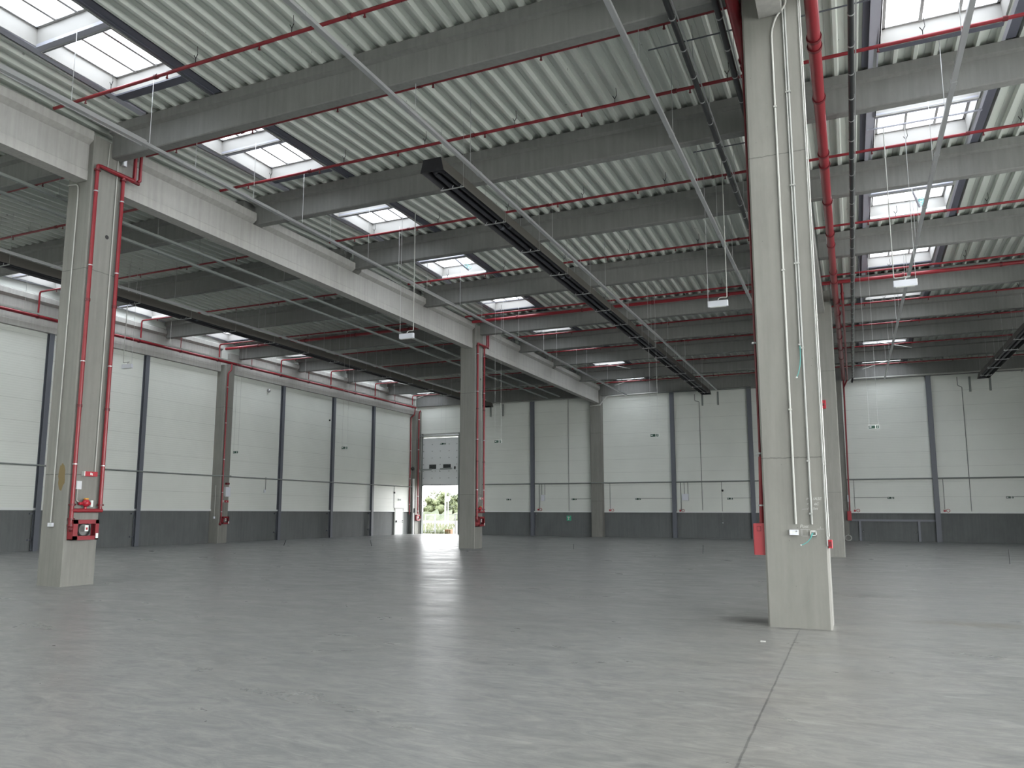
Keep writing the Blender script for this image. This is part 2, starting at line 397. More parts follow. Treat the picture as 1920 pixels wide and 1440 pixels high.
BG = 'precast concrete roof beams'
def beam_profile(k):
    y, h = yb(k), hh(yb(k))
    return [(y, ZB+h+.02), (y+.02, ZB+h), (y+.24, ZB+h), (y+.26, ZB+h+.02), (y+.27, 10.37+h), (y+.38, 10.41+h), (y+.38, ZR+h), (y-.12, ZR+h), (y-.12, 10.41+h), (y-.01, 10.37+h)]
for bay in 'LMR':
    for k in range(-1 if bay != 'L' else 0, 8):
        if bay == 'R' and k < 0: continue
        x0, x1 = BAYS[bay]
        if bay == 'L': x0, x1 = -29.97, (XA0 if k in (0, 4) else -15.91)
        if bay == 'M': x0, x1 = (XA1 if k in (0, 4) else -15.56), (XB0 if k in (0, 4) else -.93)
        if bay == 'R': x0, x1 = (XB1 if k in (0, 4) else -.59), XR
        n = 8-k
        ob = MB().prism(beam_profile(k), lambda p, q, x: (x, p, q), x0, x1).build('roof_beam', M['beam'])
        tag(ob, f'concrete roof beam {BAYTXT[bay]}, {ORD[n]} from the end wall', 'beam', BG)

# ------------------------------------------------------------------ skylights
def skylight(bay, k):
    a, b = SKYX[bay]; e = skylight_end(k); s = e-3.6; mid = e-1.78; n = 9-k
    zf = lambda y: ZR+hh(y)
    smoke = (k == 3)
    lab = f'roof skylight {BAYTXT[bay]}, {ORD[n]} from the end wall'
    if smoke: lab = f'smoke hatch {BAYTXT[bay]}, {ORD[n]} from the end wall'
    t = thing('roof_skylight', lab, 'skylight', ((a+b)/2, (s+e)/2, zf(mid)), 'rows of roof skylights')
    # trimmer steel between the beams, daylit side painted pale, flanks dark
    def ybar(x0, x1, y0, y1, lo, hi, name, mat):
        mb = MB(); pr = [(x0, lo), (x1, lo), (x1, hi), (x0, hi)]
        ys = [y0]+[yb(2*q) for q in range(-2, 5) if y0+.01 < yb(2*q) < y1-.01]+[y1]
        for u, v in zip(ys, ys[1:]):
            mb.poly([(p, u, zf(u)+q) for p, q in pr]+[(p, v, zf(v)+q) for p, q in pr], [(0,3,2,1)[::-1], (4,5,6,7), (0,1,5,4), (1,2,6,5), (2,3,7,6), (3,0,4,7)])
        return mb.build(name, mat, t)
    by0, by1 = yb(k-1)+.39, yb(k)-.13
    ybar(a-.20, a-.02, by0, by1, .0, .06, 'side_trimmer', M['frame_lit'])
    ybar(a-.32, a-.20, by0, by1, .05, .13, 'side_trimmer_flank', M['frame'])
    ybar(b+.02, b+.14, by0, by1, .0, .06, 'side_trimmer', M['frame_lit'] if bay != 'M' else M['frame'])
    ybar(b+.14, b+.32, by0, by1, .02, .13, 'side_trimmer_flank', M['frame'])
    h = .34
    # end trimmers and the bar across the middle, bar painted in the daylit tone
    for yy, ww in ((e+.0, .22), (s-.2, .2)):
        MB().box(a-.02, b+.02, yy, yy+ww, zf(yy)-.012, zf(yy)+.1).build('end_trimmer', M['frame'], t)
    MB().box(a, b, mid-.09, mid+.09, zf(mid)+.0, zf(mid)+.07).build('cross_bar', M['frame_lit'], t)
    # white upstand: two wells
    for (y0, y1) in ((s, mid-.08), (mid+.08, e)):
        z0 = zf((y0+y1)/2)+.02; z1 = z0+h; mb = MB(); i = .05
        q = [(a, y0), (b, y0), (b, y1), (a, y1)]; r_ = [(a+i, y0+i), (b-i, y0+i), (b-i, y1-i), (a+i, y1-i)]
        o_ = [(a-.04, y0-.04), (b+.04, y0-.04), (b+.04, y1+.04), (a-.04, y1+.04)]
        mb.poly([(x, y, z0-.02) for x, y in q]+[(x, y, z1) for x, y in r_]+[(x, y, z1) for x, y in o_]+[(x, y, z0-.02) for x, y in o_],
                [(j, (j+1) % 4, 4+(j+1) % 4, 4+j) for j in range(4)]+[(4+j, 4+(j+1) % 4, 8+(j+1) % 4, 8+j) for j in range(4)]+[(8+j, 8+(j+1) % 4, 12+(j+1) % 4, 12+j) for j in range(4)])
        mb.build('upstand', M['curb'], t)
        g = MB(); g.box(a+i, b-i, y0+i, y0+i+.05, z1-.03, z1+.02).box(a+i, b-i, y1-i-.05, y1-i, z1-.03, z1+.02)
        g.box(a+i, a+i+.05, y0+i, y1-i, z1-.03, z1+.02).box(b-i-.05, b-i, y0+i, y1-i, z1-.03, z1+.02)
        fr = g.build('glazing_frame', M['alu'], t)
        if not smoke:
            for q_ in (1, 2):
                x = a+i+(b-a-2*i)*q_/3
                MB().box(x-.03, x+.03, y0+i, y1-i, z1-.04, z1+.03).build('glazing_bar', M['alu'], fr)
        pn = MB().poly([(a+i, y0+i, z1), (b-i, y0+i, z1), (b-i, y1-i, z1), (a+i, y1-i, z1)], [(0, 1, 2, 3)]).build('pane', M['pane'], t)
    if smoke:
        z = zf(e-1.0); xm = (a+b)/2
        MB().tube([(xm+.1, e-.95, z+.30), (xm+.32, e-.25, z+.03)], .035, 8).build('opener_cylinder', M['frame_lit'], t)
        MB().tube([(xm+.35+.07*math.cos(q*.8), e-.6+.016*q, z+.12+.07*math.sin(q*.8)) for q in range(26)], .008, 5).build('coiled_air_line', M['teal'], t)
        MB().box(a, b, e-.03, e+.0, zf(e)-.05, zf(e)+.03).build('lit_sill', M['flash'], t)  # white strip draws the frame edge as daylit
    if k in (7, 8):
        z = zf(e); xm = a+(b-a)*(.35 if k == 7 else .72); dx = 1.6 if k == 7 else -1.5
        MB().tube([(xm, e-.2, z+.0), (xm+dx, e-.1, z-.42)], .02, 6).build('opener_arm', M['condw'], t)
        MB().box(a, b, e-.03, e+.0, z-.03, z+.03).build('lit_sill', M['flash'], t)  # white strip puts daylight into the colour of the frame edge
    return t
for bay in 'LMR':
    for k in range({'L': 1, 'M': 0, 'R': 1}[bay], 9): skylight(bay, k)

# ------------------------------------------------------------------ sprinkler pipework
PIPE_Y = [(10.5,'M'), (12.97,'M'), (12.97,'L'), (15.45,'LMR'), (20.42,'LMR'), (25.5,'LMR'), (30.5,'LMR'), (35.4,'LMR'), (40.2,'LMR'), (45.3,'LMR'), (50.4,'LMR')]
ZP = 10.25
def sprinkler_line(y, bay, i):
    z = ZP+hh(y)
    xa, xb = {'L': (-29.75, -16.3), 'M': (-15.35, -.25), 'R': (-.1, XR)}[bay]
    if bay == 'L' and y < 15: xa, xb = -22.5, -16.3
    where = {'L': 'over the bay along the side wall', 'M': 'over the middle bay', 'R': 'over the bay right of the near column'}[bay]
    t = thing('sprinkler_pipe', f'red sprinkler pipe {BAYTXT[bay]}, {ORD[i]} from the end wall', 'pipe', ((xa+xb)/2, y, z), 'thin red sprinkler pipes under the roof')
    p = [(xa, y, z), (xb, y, z)]
    if bay == 'L' and y > 15: p = [(xa, y, 9.5)]+elbow((xa, y, 9.5), (xa, y, z), (xb, y, z), .1)+[(xb, y, z)]
    MB().tube(p, .036, 8).build('pipe_run', M['red'], t)
    x = xa+1.0; j = 0
    far = y > 34
    while x < xb-.3:
        mb = MB()
        mb.tube([(x, y, z-.02), (x, y, z-.10)], .016, 6).tube([(x, y, z-.10), (x, y, z-.112)], .028, 6)
        mb.build('sprinkler_head', M['redd'], t)
        if not far or j % 2 == 0:
            xh = x+.75
            h = MB().tube([(xh, y, z-.045), (xh, y, z+.12)], .008, 5)
            h.tube([(xh, y, z+.12), (xh+.045, y, z+.20)], .008, 5).tube([(xh, y, z+.12), (xh-.045, y, z+.20)], .008, 5).tube([(xh+.045, y, z+.2), (xh+.03, y, ZR+hh(y)+.01)], .006, 4)
            h.build('pipe_hanger', M['blk'] if bay != 'L' else M['wire'], t)
        if j % 2 == 1: MB().tube([(x-.35, y, z), (x-.27, y, z)], .05, 8).build('coupling', M['redd'], t)
        x += 2.35; j += 1
for bay in 'LMR':
    ys = sorted([y for y, b in PIPE_Y if bay in b])
    for i, y in enumerate(ys): sprinkler_line(y, bay, len(ys)-i)

def main_pipe(label, pts, r, collars, loc, group='red fire mains', brackets=()):
    t = thing('fire_main_pipe', label, 'pipe', loc, group)
    MB().tube(pts, r, 12).build('pipe_run', M['red'], t)
    for (c, d) in collars:
        c = Vector(c); d = Vector(d)
        MB().tube([c-d*.035, c+d*.035], r+.022, 12).build('coupling', M['redd'], t)
    for q in brackets: MB().tube(q, .009, 5).build('hanger_rod', M['wire'], t)
    return t
Yv = (0,1,0)
main_pipe('thick red fire main running away beside the right face of the largest column', [(-.165, 3, 9.68), (-.175, 28, 9.69), (-.10, 51.2, 9.70)], .105,
          [((-.17, y*.957, 9.685), Yv) for y in (14.15, 14.45, 16.4, 19.15, 19.8, 22.3, 25.0, 26.1, 29.2, 30.4)]+[((-.13, y*.957, 9.70), Yv) for y in (33.5, 35.6, 38.2, 40.5, 43.4, 46)], (-.17, 12, 9.68),
          brackets=[[(-.29, y, 9.68), (-.29, y, ZR+hh(y))] for y in (15, 20, 25, 30)])
main_pipe('thick red fire main entering at the top edge just left of the largest column', [(-1.31, 2, 9.68), (-1.33, 31.0, 9.7)], .10, [((-1.32, 13.75, 9.69), Yv), ((-1.32, 14.0, 9.69), Yv), ((-1.32, 20, 9.69), Yv)], (-1.31, 10, 9.68), brackets=[[(-1.43, y, 9.68), (-1.43, y, ZR+hh(y))] for y in (10, 15, 20)])
main_pipe('long bright red fire main along the girder on top of the side wall', [(-29.75, 8, 9.46), (-29.75, 50.9, 9.46)], .07, [((-29.75, y, 9.46), Yv) for y in (18.5, 20.4, 22.9, 25.4, 27.9, 30.4, 32.95, 35.4, 37.95, 40.2, 42.9, 45.3, 47.9, 50.4)], (-29.75, 30, 9.46))
for y in (22.9, 27.9, 32.95, 37.95, 42.9, 47.9):
    tag(MB().tube([(-29.75, y, 9.52), (-29.75, y, ZR+hh(y))], .018, 6).build('pipe_drop_rod', M['red']), f'short red rod above the side wall main, {ORD[int((52.5-y)//5)+1]} from the end wall', 'rod', 'red support rods over the side wall main')
for bay, xa, xb, lb in (('M', -15.2, -.3, 'in the middle bay'), ('R', -.1, XR, 'right of the near column'), ('L', -29.75, -16.0, 'in the side wall bay')):
    main_pipe(f'thick red crosswise fire main in front of a roof beam {lb}', [(xa, 30.95, 10.15), (xb, 30.95, 10.15)], .07, [((xa+q, 30.95, 10.15), (1,0,0)) for q in (2.2, 5.2, 8.2, 11.2)], ((xa+xb)/2, 30.95, 10.15), 'thick crosswise red mains')

# ------------------------------------------------------------------ red risers on the columns, hydrants
def valve(mb, c, ax=(0,1,0)):
    mb.ball(c, .075, 10, 6)
def hydrant_riser(x, y0, label, top):
    """twin risers on the right face (plane x) of a column; y0 = its near edge"""
    t = thing('twin_red_riser', label, 'pipe', (x, y0+.4, 1.6), 'twin red risers on columns')
    a, b = y0+.06, y0+.76; X = x+.085; r = .043
    MB().tube([(X, a, 1.28)]+[(X, a, top-.08)]+elbow((X, a, top-.08), (X, a, top), (X, a+.2, top), .06)+[(X, y0+1.02, top), (X+.0, y0+1.02, top+.0)]+[(X, y0+1.06, top+.05), (X, y0+1.06, ZR-.35)], r, 10).build('riser_pipe', M['red'], t)
    MB().tube([(X, b, 1.62), (X, b, top), ], r, 10).build('riser_pipe', M['red'], t)
    MB().tube([(X, y0+1.16, top+.02)]+[(X, y0+1.22, top+.08), (X, y0+1.22, ZR-.35)], r*.9, 10).build('upper_pipe', M['red'], t)
    MB().tube([(X, y0+1.0, top-.02), (X, y0+1.2, top-.02)], r*.95, 10).build('upper_elbow', M['redd'], t)
    MB().tube([(X, a-.02, 1.62), (X+.01, b+.04, 1.62)], r*1.05, 10).build('cross_pipe', M['red'], t)
    for (yy, zz) in ((a, 1.74), (a, 1.44), (a, top-.12), (b, 1.74), (b, top-.1), (a, 1.30)):
        MB().tube([(X, yy, zz-.02), (X, yy, zz+.02)], r+.028, 10).build('coupling', M['redd'], t)
    for z in (2.62, 4.9, 7.1, 8.85):
        for yy in (a, b): MB().tube([(X, yy, z-.012), (X, yy, z+.012)], r+.012, 10).box(x, X, yy-.008, yy+.008, z-.01, z+.01).build('pipe_clip', M['galv'], t)
    for yy in (a, b):
        for z in (3.9, 6.3): MB().tube([(X, yy, z-.03), (X, yy, z+.03)], r+.014, 10).build('coupling', M['redd'], t)
    g = MB(); g.ball((X+.02, y0+.38, 1.78), .085, 10, 6).tube([(X, y0+.38, 1.62), (X, y0+.38, 1.75)], .03, 8).tube([(X, y0+.22, 1.77), (X, y0+.5, 1.77)], .032, 8)
    v = g.build('valve', M['redb'], t)
    MB().box(X-.01, X+.05, y0+.34, y0+.42, 1.86, 1.885).build('valve_handle', M['yellow'], v)
    MB().box(X-.02, X+.02, y0+.50, y0+.56, 1.70, 1.84).build('valve_tag', M['sign'], t)
    MB().tube([(X, a, 1.36), (X+.03, a, 1.2), (X, a+.12, 1.18)], .04, 8).ball((X+.03, a, 1.22), .06, 8, 6).build('hydrant_outlet', M['redd'], t)
    MB().box(x, x+.03, y0+.18, y0+.30, 2.08, 2.26).build('label_plate', M['whited'], t)
    MB().tube([(x+.03, y0+.2, 2.08), (x+.03, y0+.2, 1.84), (x+.03, y0+.28, 1.78)], .012, 6).build('grey_hose', M['condw'], t)
    return t
def hose_cabinet(x, y0, y1, z0, z1, label, depth=.17):
    t = thing('hose_cabinet', label, 'cabinet', (x, (y0+y1)/2, z0), 'red hose cabinets with round reels')
    w = .085; X = x+depth
    f = MB().box(x, x+.02, y0, y1, z0, z1)
    f.box(x+.02, X, y0, y0+.02, z0, z1).box(x+.02, X, y1-.02, y1, z0, z1).box(x+.02, X, y0, y1, z0, z0+.02).box(x+.02, X, y0, y1, z1-.02, z1)
    f.build('body', M['red'], t)
    d = MB().box(X, X+.015, y0, y0+w*1.3, z0, z1).box(X, X+.015, y1-w, y1, z0, z1).box(X, X+.015, y0, y1, z0, z0+w).box(X, X+.015, y0, y1, z1-w, z1)
    dr = d.build('door_frame', M['red'], t); cyy, cz = (y0+y1)/2+.03, (z0+z1)/2
    mb = MB()
    for rr in (.135, .155): mb.tube([(x+.07, cyy+rr*math.cos(q*math.pi/12), cz+rr*math.sin(q*math.pi/12)) for q in range(25)], .012, 6, False)
    mb.build('hose_coil', M['blk'], t)
    MB().box(x+.02, x+.03, y0+.1, y1-.08, z0+.09, z1-.09).build('back_lining', M['beam'], t)
    MB().box(X-.02, X-.012, cyy-.045, cyy+.045, cz-.03, cz+.1).box(X-.012, X-.008, cyy-.03, cyy+.03, cz-.01, cz+.06).build('notice', M['sign'], t)
    MB().box(X-.008, X-.004, cyy-.022, cyy+.022, cz+.0, cz+.05).build('notice_picture', M['redb'], t)
    MB().box(X+.015, X+.02, y1-.07, y1-.01, z0+.03, z0+.14).build('sticker', M['sign'], t)
    return t
hydrant_riser(XA1, 11.585, 'pair of tall red riser pipes on the nearest left column above its hose cabinet', 9.48)
hydrant_riser(XA1, 31.72, 'pair of tall red riser pipes on the column right of the loading door', 9.35)
hose_cabinet(XA1, 11.64, 12.27, .985, 1.42, 'red hose cabinet low on the nearest left column')
hose_cabinet(XA1, 31.78, 32.40, .985, 1.42, 'red hose cabinet low on the column right of the loading door')
hose_cabinet(-29.62, 31.0, 31.52, .97, 1.36, 'small red hose cabinet on the side wall column', .12)
def alarm_box(x, y, z, label, w=.31):
    t = thing('alarm_box', label, 'sign box', (x, y, z))
    MB().box(x, x+.09, y-w/2, y+w/2, z-.05, z+.055).build('housing', M['redb'], t)
    MB().box(x+.09, x+.094, y-.03, y+.0, z-.02, z+.03).box(x+.09, x+.094, y+.012, y+.03, z-.03, z+.02).build('white_symbol', M['sign'], t)
    MB().box(x, x+.09, y-w/2-.02, y-w/2, z-.05, z+.06).build('end_cap', M['sign'], t)
alarm_box(XA1, 12.06, 2.42, 'red alarm box with small white symbol on the nearest left column')
alarm_box(XA1, 32.35, 2.23, 'red alarm box on the column right of the loading door', .24)
alarm_box(-29.62, 31.3, 2.13, 'red alarm box under a white enclosure on the side wall column', .3)
# side wall column services
t = thing('single_red_riser', 'single red riser pipe on the side wall column', 'pipe', (-29.55, 31.0, 1.3))
MB().tube(path([(-29.55, 31.0, 1.32), (-29.55, 31.0, 8.85), (-29.55, 31.22, 9.05), (-29.62, 31.3, 9.4)], .1), .038, 10).build('riser_pipe', M['red'], t)
for z in (1.6, 2.6, 4.3, 6.2, 8.1): MB().tube([(-29.55, 31.0, z-.015), (-29.55, 31.0, z+.015)], .052, 10).build('pipe_clip', M['galv'], t)
MB().ball((-29.53, 30.93, .98), .08, 8, 6).tube([(-29.55, 31.0, 1.32), (-29.55, 30.96, 1.0)], .035, 8).build('hydrant_outlet', M['redd'], t)
MB().box(-29.62, -29.5, 31.24, 31.44, 3.0, 3.1).build('red_lever_box', M['redd'], t)
def enclosure(x, y0, y1, z0, z1, label, d=.1, pl='x', name='switch_box'):
    t = thing(name, label, 'electrical box', (x, (y0+y1)/2, z0) if pl == 'x' else ((y0+y1)/2, x, z0))
    if pl == 'x': MB().box(x, x+d, y0, y1, z0, z1).build('housing', M['whited'], t); MB().box(x+d, x+d+.006, y0+.02, y1-.02, z0+.02, z1-.02).build('cover', M['white'], t)
    else: MB().box(y0, y1, x-d, x, z0, z1).build('housing', M['whited'], t); MB().box(y0+.02, y1-.02, x-d-.006, x-d, z0+.02, z1-.02).build('cover', M['white'], t)
    return t
enclosure(-29.62, 31.2, 31.55, 2.38, 2.88, 'pale grey enclosure beside the red riser on the side wall column')
t = thing('socket_drop', 'thin conduit with small socket low on the side wall column', 'conduit', (-29.9, 30.88, 1.3))
MB().tube([(-29.9, 30.88, 1.35), (-29.9, 30.88, 2.95)], .012, 6).build('conduit_run', M['condw'], t); MB().box(-29.94, -29.86, 30.84, 30.9, 1.25, 1.36).build('socket', M['white'], t)
# corner pipes
def small_riser(pts, label, zs, r=.045):
    t = thing('corner_red_riser', label, 'pipe', pts[0], 'red risers in the corner')
    MB().tube(path(pts, .08), r, 10).build('riser_pipe', M['red'], t)
    for z in zs: MB().tube([(pts[0][0], pts[0][1], z-.02), (pts[0][0], pts[0][1], z+.02)], r+.018, 10).build('pipe_clip', M['sign'], t)
small_riser([(-30.12, 50.85, 1.45), (-30.12, 50.85, 8.75), (-29.85, 50.85, 8.9), (-29.75, 50.85, 9.45)], 'red riser left of the corner column, dropping to a red cabinet', (2.2, 4.1, 6.2))
small_riser([(-29.68, 51.3, 1.5), (-29.68, 51.3, 9.1), (-29.55, 51.3, 9.3)], 'red riser just left of the loading door frame', (1.7, 2.8, 6.3, 8.6), .05)
hose_cabinet(-29.84, 51.2, 51.75, .98, 1.43, 'red hose cabinet on the corner column by the loading door', .12)
# near column, left side: riser pair + tall faded cabinet seen from the side
t = thing('cabinet_riser', 'thin red riser down the left edge of the largest column', 'pipe', (-1.24, 12.5, 1.5))
MB().tube([(-1.235, 12.42, 2.45), (-1.235, 12.42, 9.9)], .02, 8).build('riser_pipe', M['redd'], t)
MB().tube([(-1.25, 12.40, 1.44), (-1.225, 12.40, 2.45)], .035, 8).tube([(-1.222, 12.44, 1.44), (-1.222, 12.44, 2.42)], .02, 8).build('lower_pipe', M['red'], t)
for z in (1.72, 2.5, 4.2): MB().tube([(-1.245, 12.39, z-.012), (-1.245, 12.39, z+.012)], .042, 8).build('pipe_clip', M['galv'], t)
t = thing('fire_cabinet', 'faded red fire cabinet on the left side of the largest column', 'cabinet', (-1.26, 12.4, 1.0))
MB().cbox(-1.345, XB0, 12.15, 12.75, 1.0, 1.455, .008).build('body', M['cab'], t)
MB().box(-1.352, -1.345, 12.17, 12.73, 1.01, 1.445).build('door', M['cab'], t)
m = MB()
for a, b, c, d in ((-1.298, -1.292, 1.345, 1.415), (-1.245, -1.239, 1.345, 1.415), (-1.298, -1.239, 1.345, 1.351), (-1.298, -1.239, 1.409, 1.415)): m.box(a, b, 12.144, 12.15, c, d)
m.build('square_marking', M['redd'], t)
# end wall riser behind the right columns
t = thing('end_wall_riser', 'thin red riser on the end wall column behind the right columns', 'pipe', (-.14, 51.3, 1.2))
MB().tube([(-.18, 51.3, 1.5), (-.1, 51.3, 9.9)], .05, 10).build('riser_pipe', M['red'], t); MB().box(-.32, -.1, 51.2, 51.5, 1.2, 1.75).build('hose_cabinet', M['redb'], t)
MB().box(-.27, -.2, 51.25, 51.32, 2.3, 2.7).build('white_box', M['white'], t)
main_pipe('thinner red main running beside the thick one behind the right columns', path([(.07, 31.1, 10.15), (.07, 31.4, 9.6), (.12, 50.8, 9.6), (-.1, 51.3, 9.2)], .15), .045, [((.07, 31.35, 9.8), (0,0,1))], (.1, 31.6, 9.6))

# ------------------------------------------------------------------ trays, trunking rails
def rail(x, z, y0, y1, label, rods, wdt=.09, mat='galv', double=None, rod='rod', name='trunking_rail'):
    t = thing(name, label, 'cable rail', (x, (y0+y1)/2, z), 'suspended metal rails')
    MB().box(x-wdt/2, x+wdt/2, y0, y1, z-.035, z+.03).build('channel', M[mat], t)
    if double:
        MB().box(x-wdt/2-.03, x-wdt/2, y0, double, z-.05, z+.045).box(x+wdt/2, x+wdt/2+.03, y0, double, z-.05, z+.045).build('side_channel', M[mat], t)
    j = math.floor(y0)+.6
    while j < y1-.5: MB().box(x-wdt/2-.006, x+wdt/2+.006, j, j+.1, z-.042, z+.034).build('joint_sleeve', M[mat], t); j += 3.1
    for y in rods:
        MB().tube([(x, y, z+.03), (x, y, ZR+hh(y)+.02)], .0065, 5).build('hanger_rod', M[rod], t)
R1 = [9.22, 11.04, 12.31, 14.19, 16.08, 17.32, 19.23, 21.0, 22.87, 25.39, 27.3, 29.4, 31.1, 34.2, 36.0, 39.1, 40.9, 45.0, 47.5]
rail(-13.0, 9.2, 2, 49.3, 'long galvanised rail left of the black heater, passing below the skylights', R1, .10, 'galv', 10.9)
rail(-7.25, 9.17, 2, 48.9, 'grey metal rail just right of the long black heater', [12.2, 14.6, 17.2, 19.8, 22.3, 25, 28, 31.7, 35, 39, 44], .085, rod='wire')
rail(-2.93, 9.2, 2, 47.5, 'grey metal rail meeting the left edge of the largest column', [12.4, 15.2, 18, 21, 24, 28], .085, rod='wire')
rail(2.02, 9.15, 2, 48.5, 'grey metal rail slanting across the skylights right of the near column', [12.6, 13.8, 16.4, 18.9, 23, 24.2, 28, 29, 33, 35, 38, 42, 46], .085, rod='rod')
rail(8.6, 9.15, 20, 49, 'short visible end of a metal rail right of the heater by the end wall', [30, 40], .08, rod='wire')
rail(-17.1, 9.15, 2, 47.8, 'dark cable rail in the side bay, nearest the long girder', [10.4, 12, 15, 18, 22, 26, 31.7, 36], .09, 'condd', rod='wire')
rail(-18.1, 9.15, 2, 48.2, 'dark cable rail in the side bay, second one left of the long girder', [10, 14, 17.5, 21.5, 26, 31.7, 36], .09, 'condd', rod='wire')
rail(-22.3, 9.2, 2, 47.5, 'grey rail just right of the heater in the side bay', [12, 16, 20.5, 25, 29.5, 34, 38], .085, 'galv', rod='wire')
rail(-28.95, 9.36, 8, 49.5, 'bright rail running beside the red main along the side wall', [17.5, 19.3, 20.9, 21.8, 24.0, 26.5, 27.4, 29.0, 31.6, 33.2, 34.0, 36.6, 38.3, 39.0, 41.5, 43.5, 44.6, 46.5, 48.8], .07, 'cond', rod='condw')

# ------------------------------------------------------------------ radiant heaters
def heater(x, y0, y1, label, zb=9.13, step=2.44):
    t = thing('radiant_heater', label, 'heater', (x, (y0+y1)/2, zb), 'long black radiant heaters')
    w, wt, h = .29, .22, .30
    sh = [(-w, 0), (-wt, h), (wt, h), (w, 0), (w-.012, 0), (wt-.012, h-.012), (-wt+.012, h-.012), (-w+.012, 0)]
    MB().prism(sh, lambda p, q, y: (x+p, y, zb+q), y0, y1).build('hood', M['hood'], t)
    inn = [(-w+.014, .004), (-wt+.014, h-.02), (wt-.014, h-.02), (w-.014, .004)]
    mb = MB(); pts = [(x+p, y0+.01, zb+q) for p, q in inn]+[(x+p, y1-.01, zb+q) for p, q in inn]
    mb.poly(pts, [(0, 4, 5, 1), (1, 5, 6, 2), (2, 6, 7, 3)]); mb.build('reflector_lining', M['blackm'], t)
    MB().prism([(-w, 0), (-wt, h), (wt, h), (w, 0)], lambda p, q, y: (x+p, y, zb+q), y0-.03, y0).build('end_cap', M['blackm'], t)
    MB().prism([(-w, 0), (-wt, h), (wt, h), (w, 0)], lambda p, q, y: (x+p, y, zb+q), y1, y1+.03).build('end_cap', M['blackm'], t)
    for s in (-1, 1): MB().tube([(x+s*.11, y0+.35, zb+.13), (x+s*.11, y1-.1, zb+.13)], .062, 10).build('heating_tube', M['tubeb'], t)
    MB().tube([(x-.11, y0+.35, zb+.13)]+[(x-.11*math.cos(q*math.pi/6), y0+.35-.13*math.sin(q*math.pi/6), zb+.13) for q in range(1, 6)]+[(x+.11, y0+.35, zb+.13)], .055, 10).build('return_bend', M['tubeb'], t)
    y = y0+.95; i = 0
    while y < y1-.4:
        b = MB().box(x-w-.01, x+w+.01, y-.015, y+.015, zb-.03, zb-.012)
        b.tube([(x-w, y, zb-.02), (x-w+.06, y, zb+.05)], .008, 4).tube([(x, y, zb-.02), (x+.03, y, zb+.06)], .008, 4).tube([(x+.22, y, zb-.02), (x+.25, y, zb+.05)], .008, 4)
        br = b.build('cross_bracket', M['galv'], t)
        MB().tube([(x+w, y, zb), (x+w, y, ZR+hh(y)+.1)], .005, 4).tube([(x-w, y, zb), (x-w, y, ZR+hh(y)+.1)], .005, 4).build('hanging_wire', M['wire'], br)
        if i % 2 == 1:
            for s in (-1, 1): MB().tube([(x+s*.11, y+.6, zb+.13), (x+s*.11, y+.72, zb+.13)], .078, 10).build('tube_collar', M['post'], t)
        y += step; i += 1
    # wall brackets at the far end
    for s in (-1, 1): MB().box(x+s*.5-.05, x+s*.5+.05, YWF-.08, YWF, zb-.52, zb+.35).build('wall_bracket', M['condd'], t)
    return t
heater(-8.12, 14.45, 50.6, 'long black radiant heater slanting through the middle bay')
heater(7.03, 24, 50.6, 'black radiant heater at the right edge, in front of the end wall')
heater(-23.45, 9, 50.6, 'dark radiant heater in the side bay above the row of wall posts')

# ------------------------------------------------------------------ black drain pipes
def drain(x, z, y0, y1, label, ph, end=None):
    t = thing('black_drain_pipe', label, 'pipe', (x, (y0+y1)/2, z), 'black plastic drain pipes with bright clamps')
    pts = [(x, y0, z), (x, y1, z)]
    if end: pts = path([(x, y0, z), (x, y1, z), end], .2)
    MB().tube(pts, .052, 10).build('pipe_run', M['pvc'], t)
    y = ph; i = 0
    while y < y1-.1:
        c = MB().tube([(x, y-.014, z), (x, y+.014, z)], .060, 10)
        c.build('clamp_ring', M['galv'], t)
        if i % 2 == 0: MB().tube([(x+.06, y, z), (x+.06, y, z+.05), (x, y, z+.12), (x, y, ZR+hh(y)+.1)], .006, 4).build('clamp_rod', M['wire'], t)
        y += .96; i += 1
    MB().box(x+.065, x+.085, y0, y1, z+.03, z+.05).build('carrier_rail', M['galv'], t)
drain(-2.285, 9.74, 4, 30.2, 'black drain pipe in the middle bay, farther of two from the largest column', 4.4)
drain(-1.57, 9.74, 4, 30.2, 'black drain pipe in the middle bay, closer of two to the largest column', 4.7)
drain(.41, 9.73, 4, 51.2, 'black drain pipe hanging right of the thick red main', 4.5, (.36, 51.3, 9.45))
def bar(pts, r, name, label, cat, mat, group=None): return tag(MB().tube(pts, r, 6).build(name, M[mat]), label, cat, group)
for i, (y, lb) in enumerate(((13.9, 'nearest the camera'), (18.6, 'second one away from the camera'))):
    bar([(-3.1, y, 10.42), (-.6, y, 10.42)], .014, 'cross_support_rod', f'dark cross rod above the black drain pipes, {lb}', 'rod', 'post')
bar([(-.6, 14.05, 10.45), (.9, 14.05, 10.45)], .014, 'cross_support_rod', 'dark cross rod joining the thick red main and the black pipe on the right', 'rod', 'post')

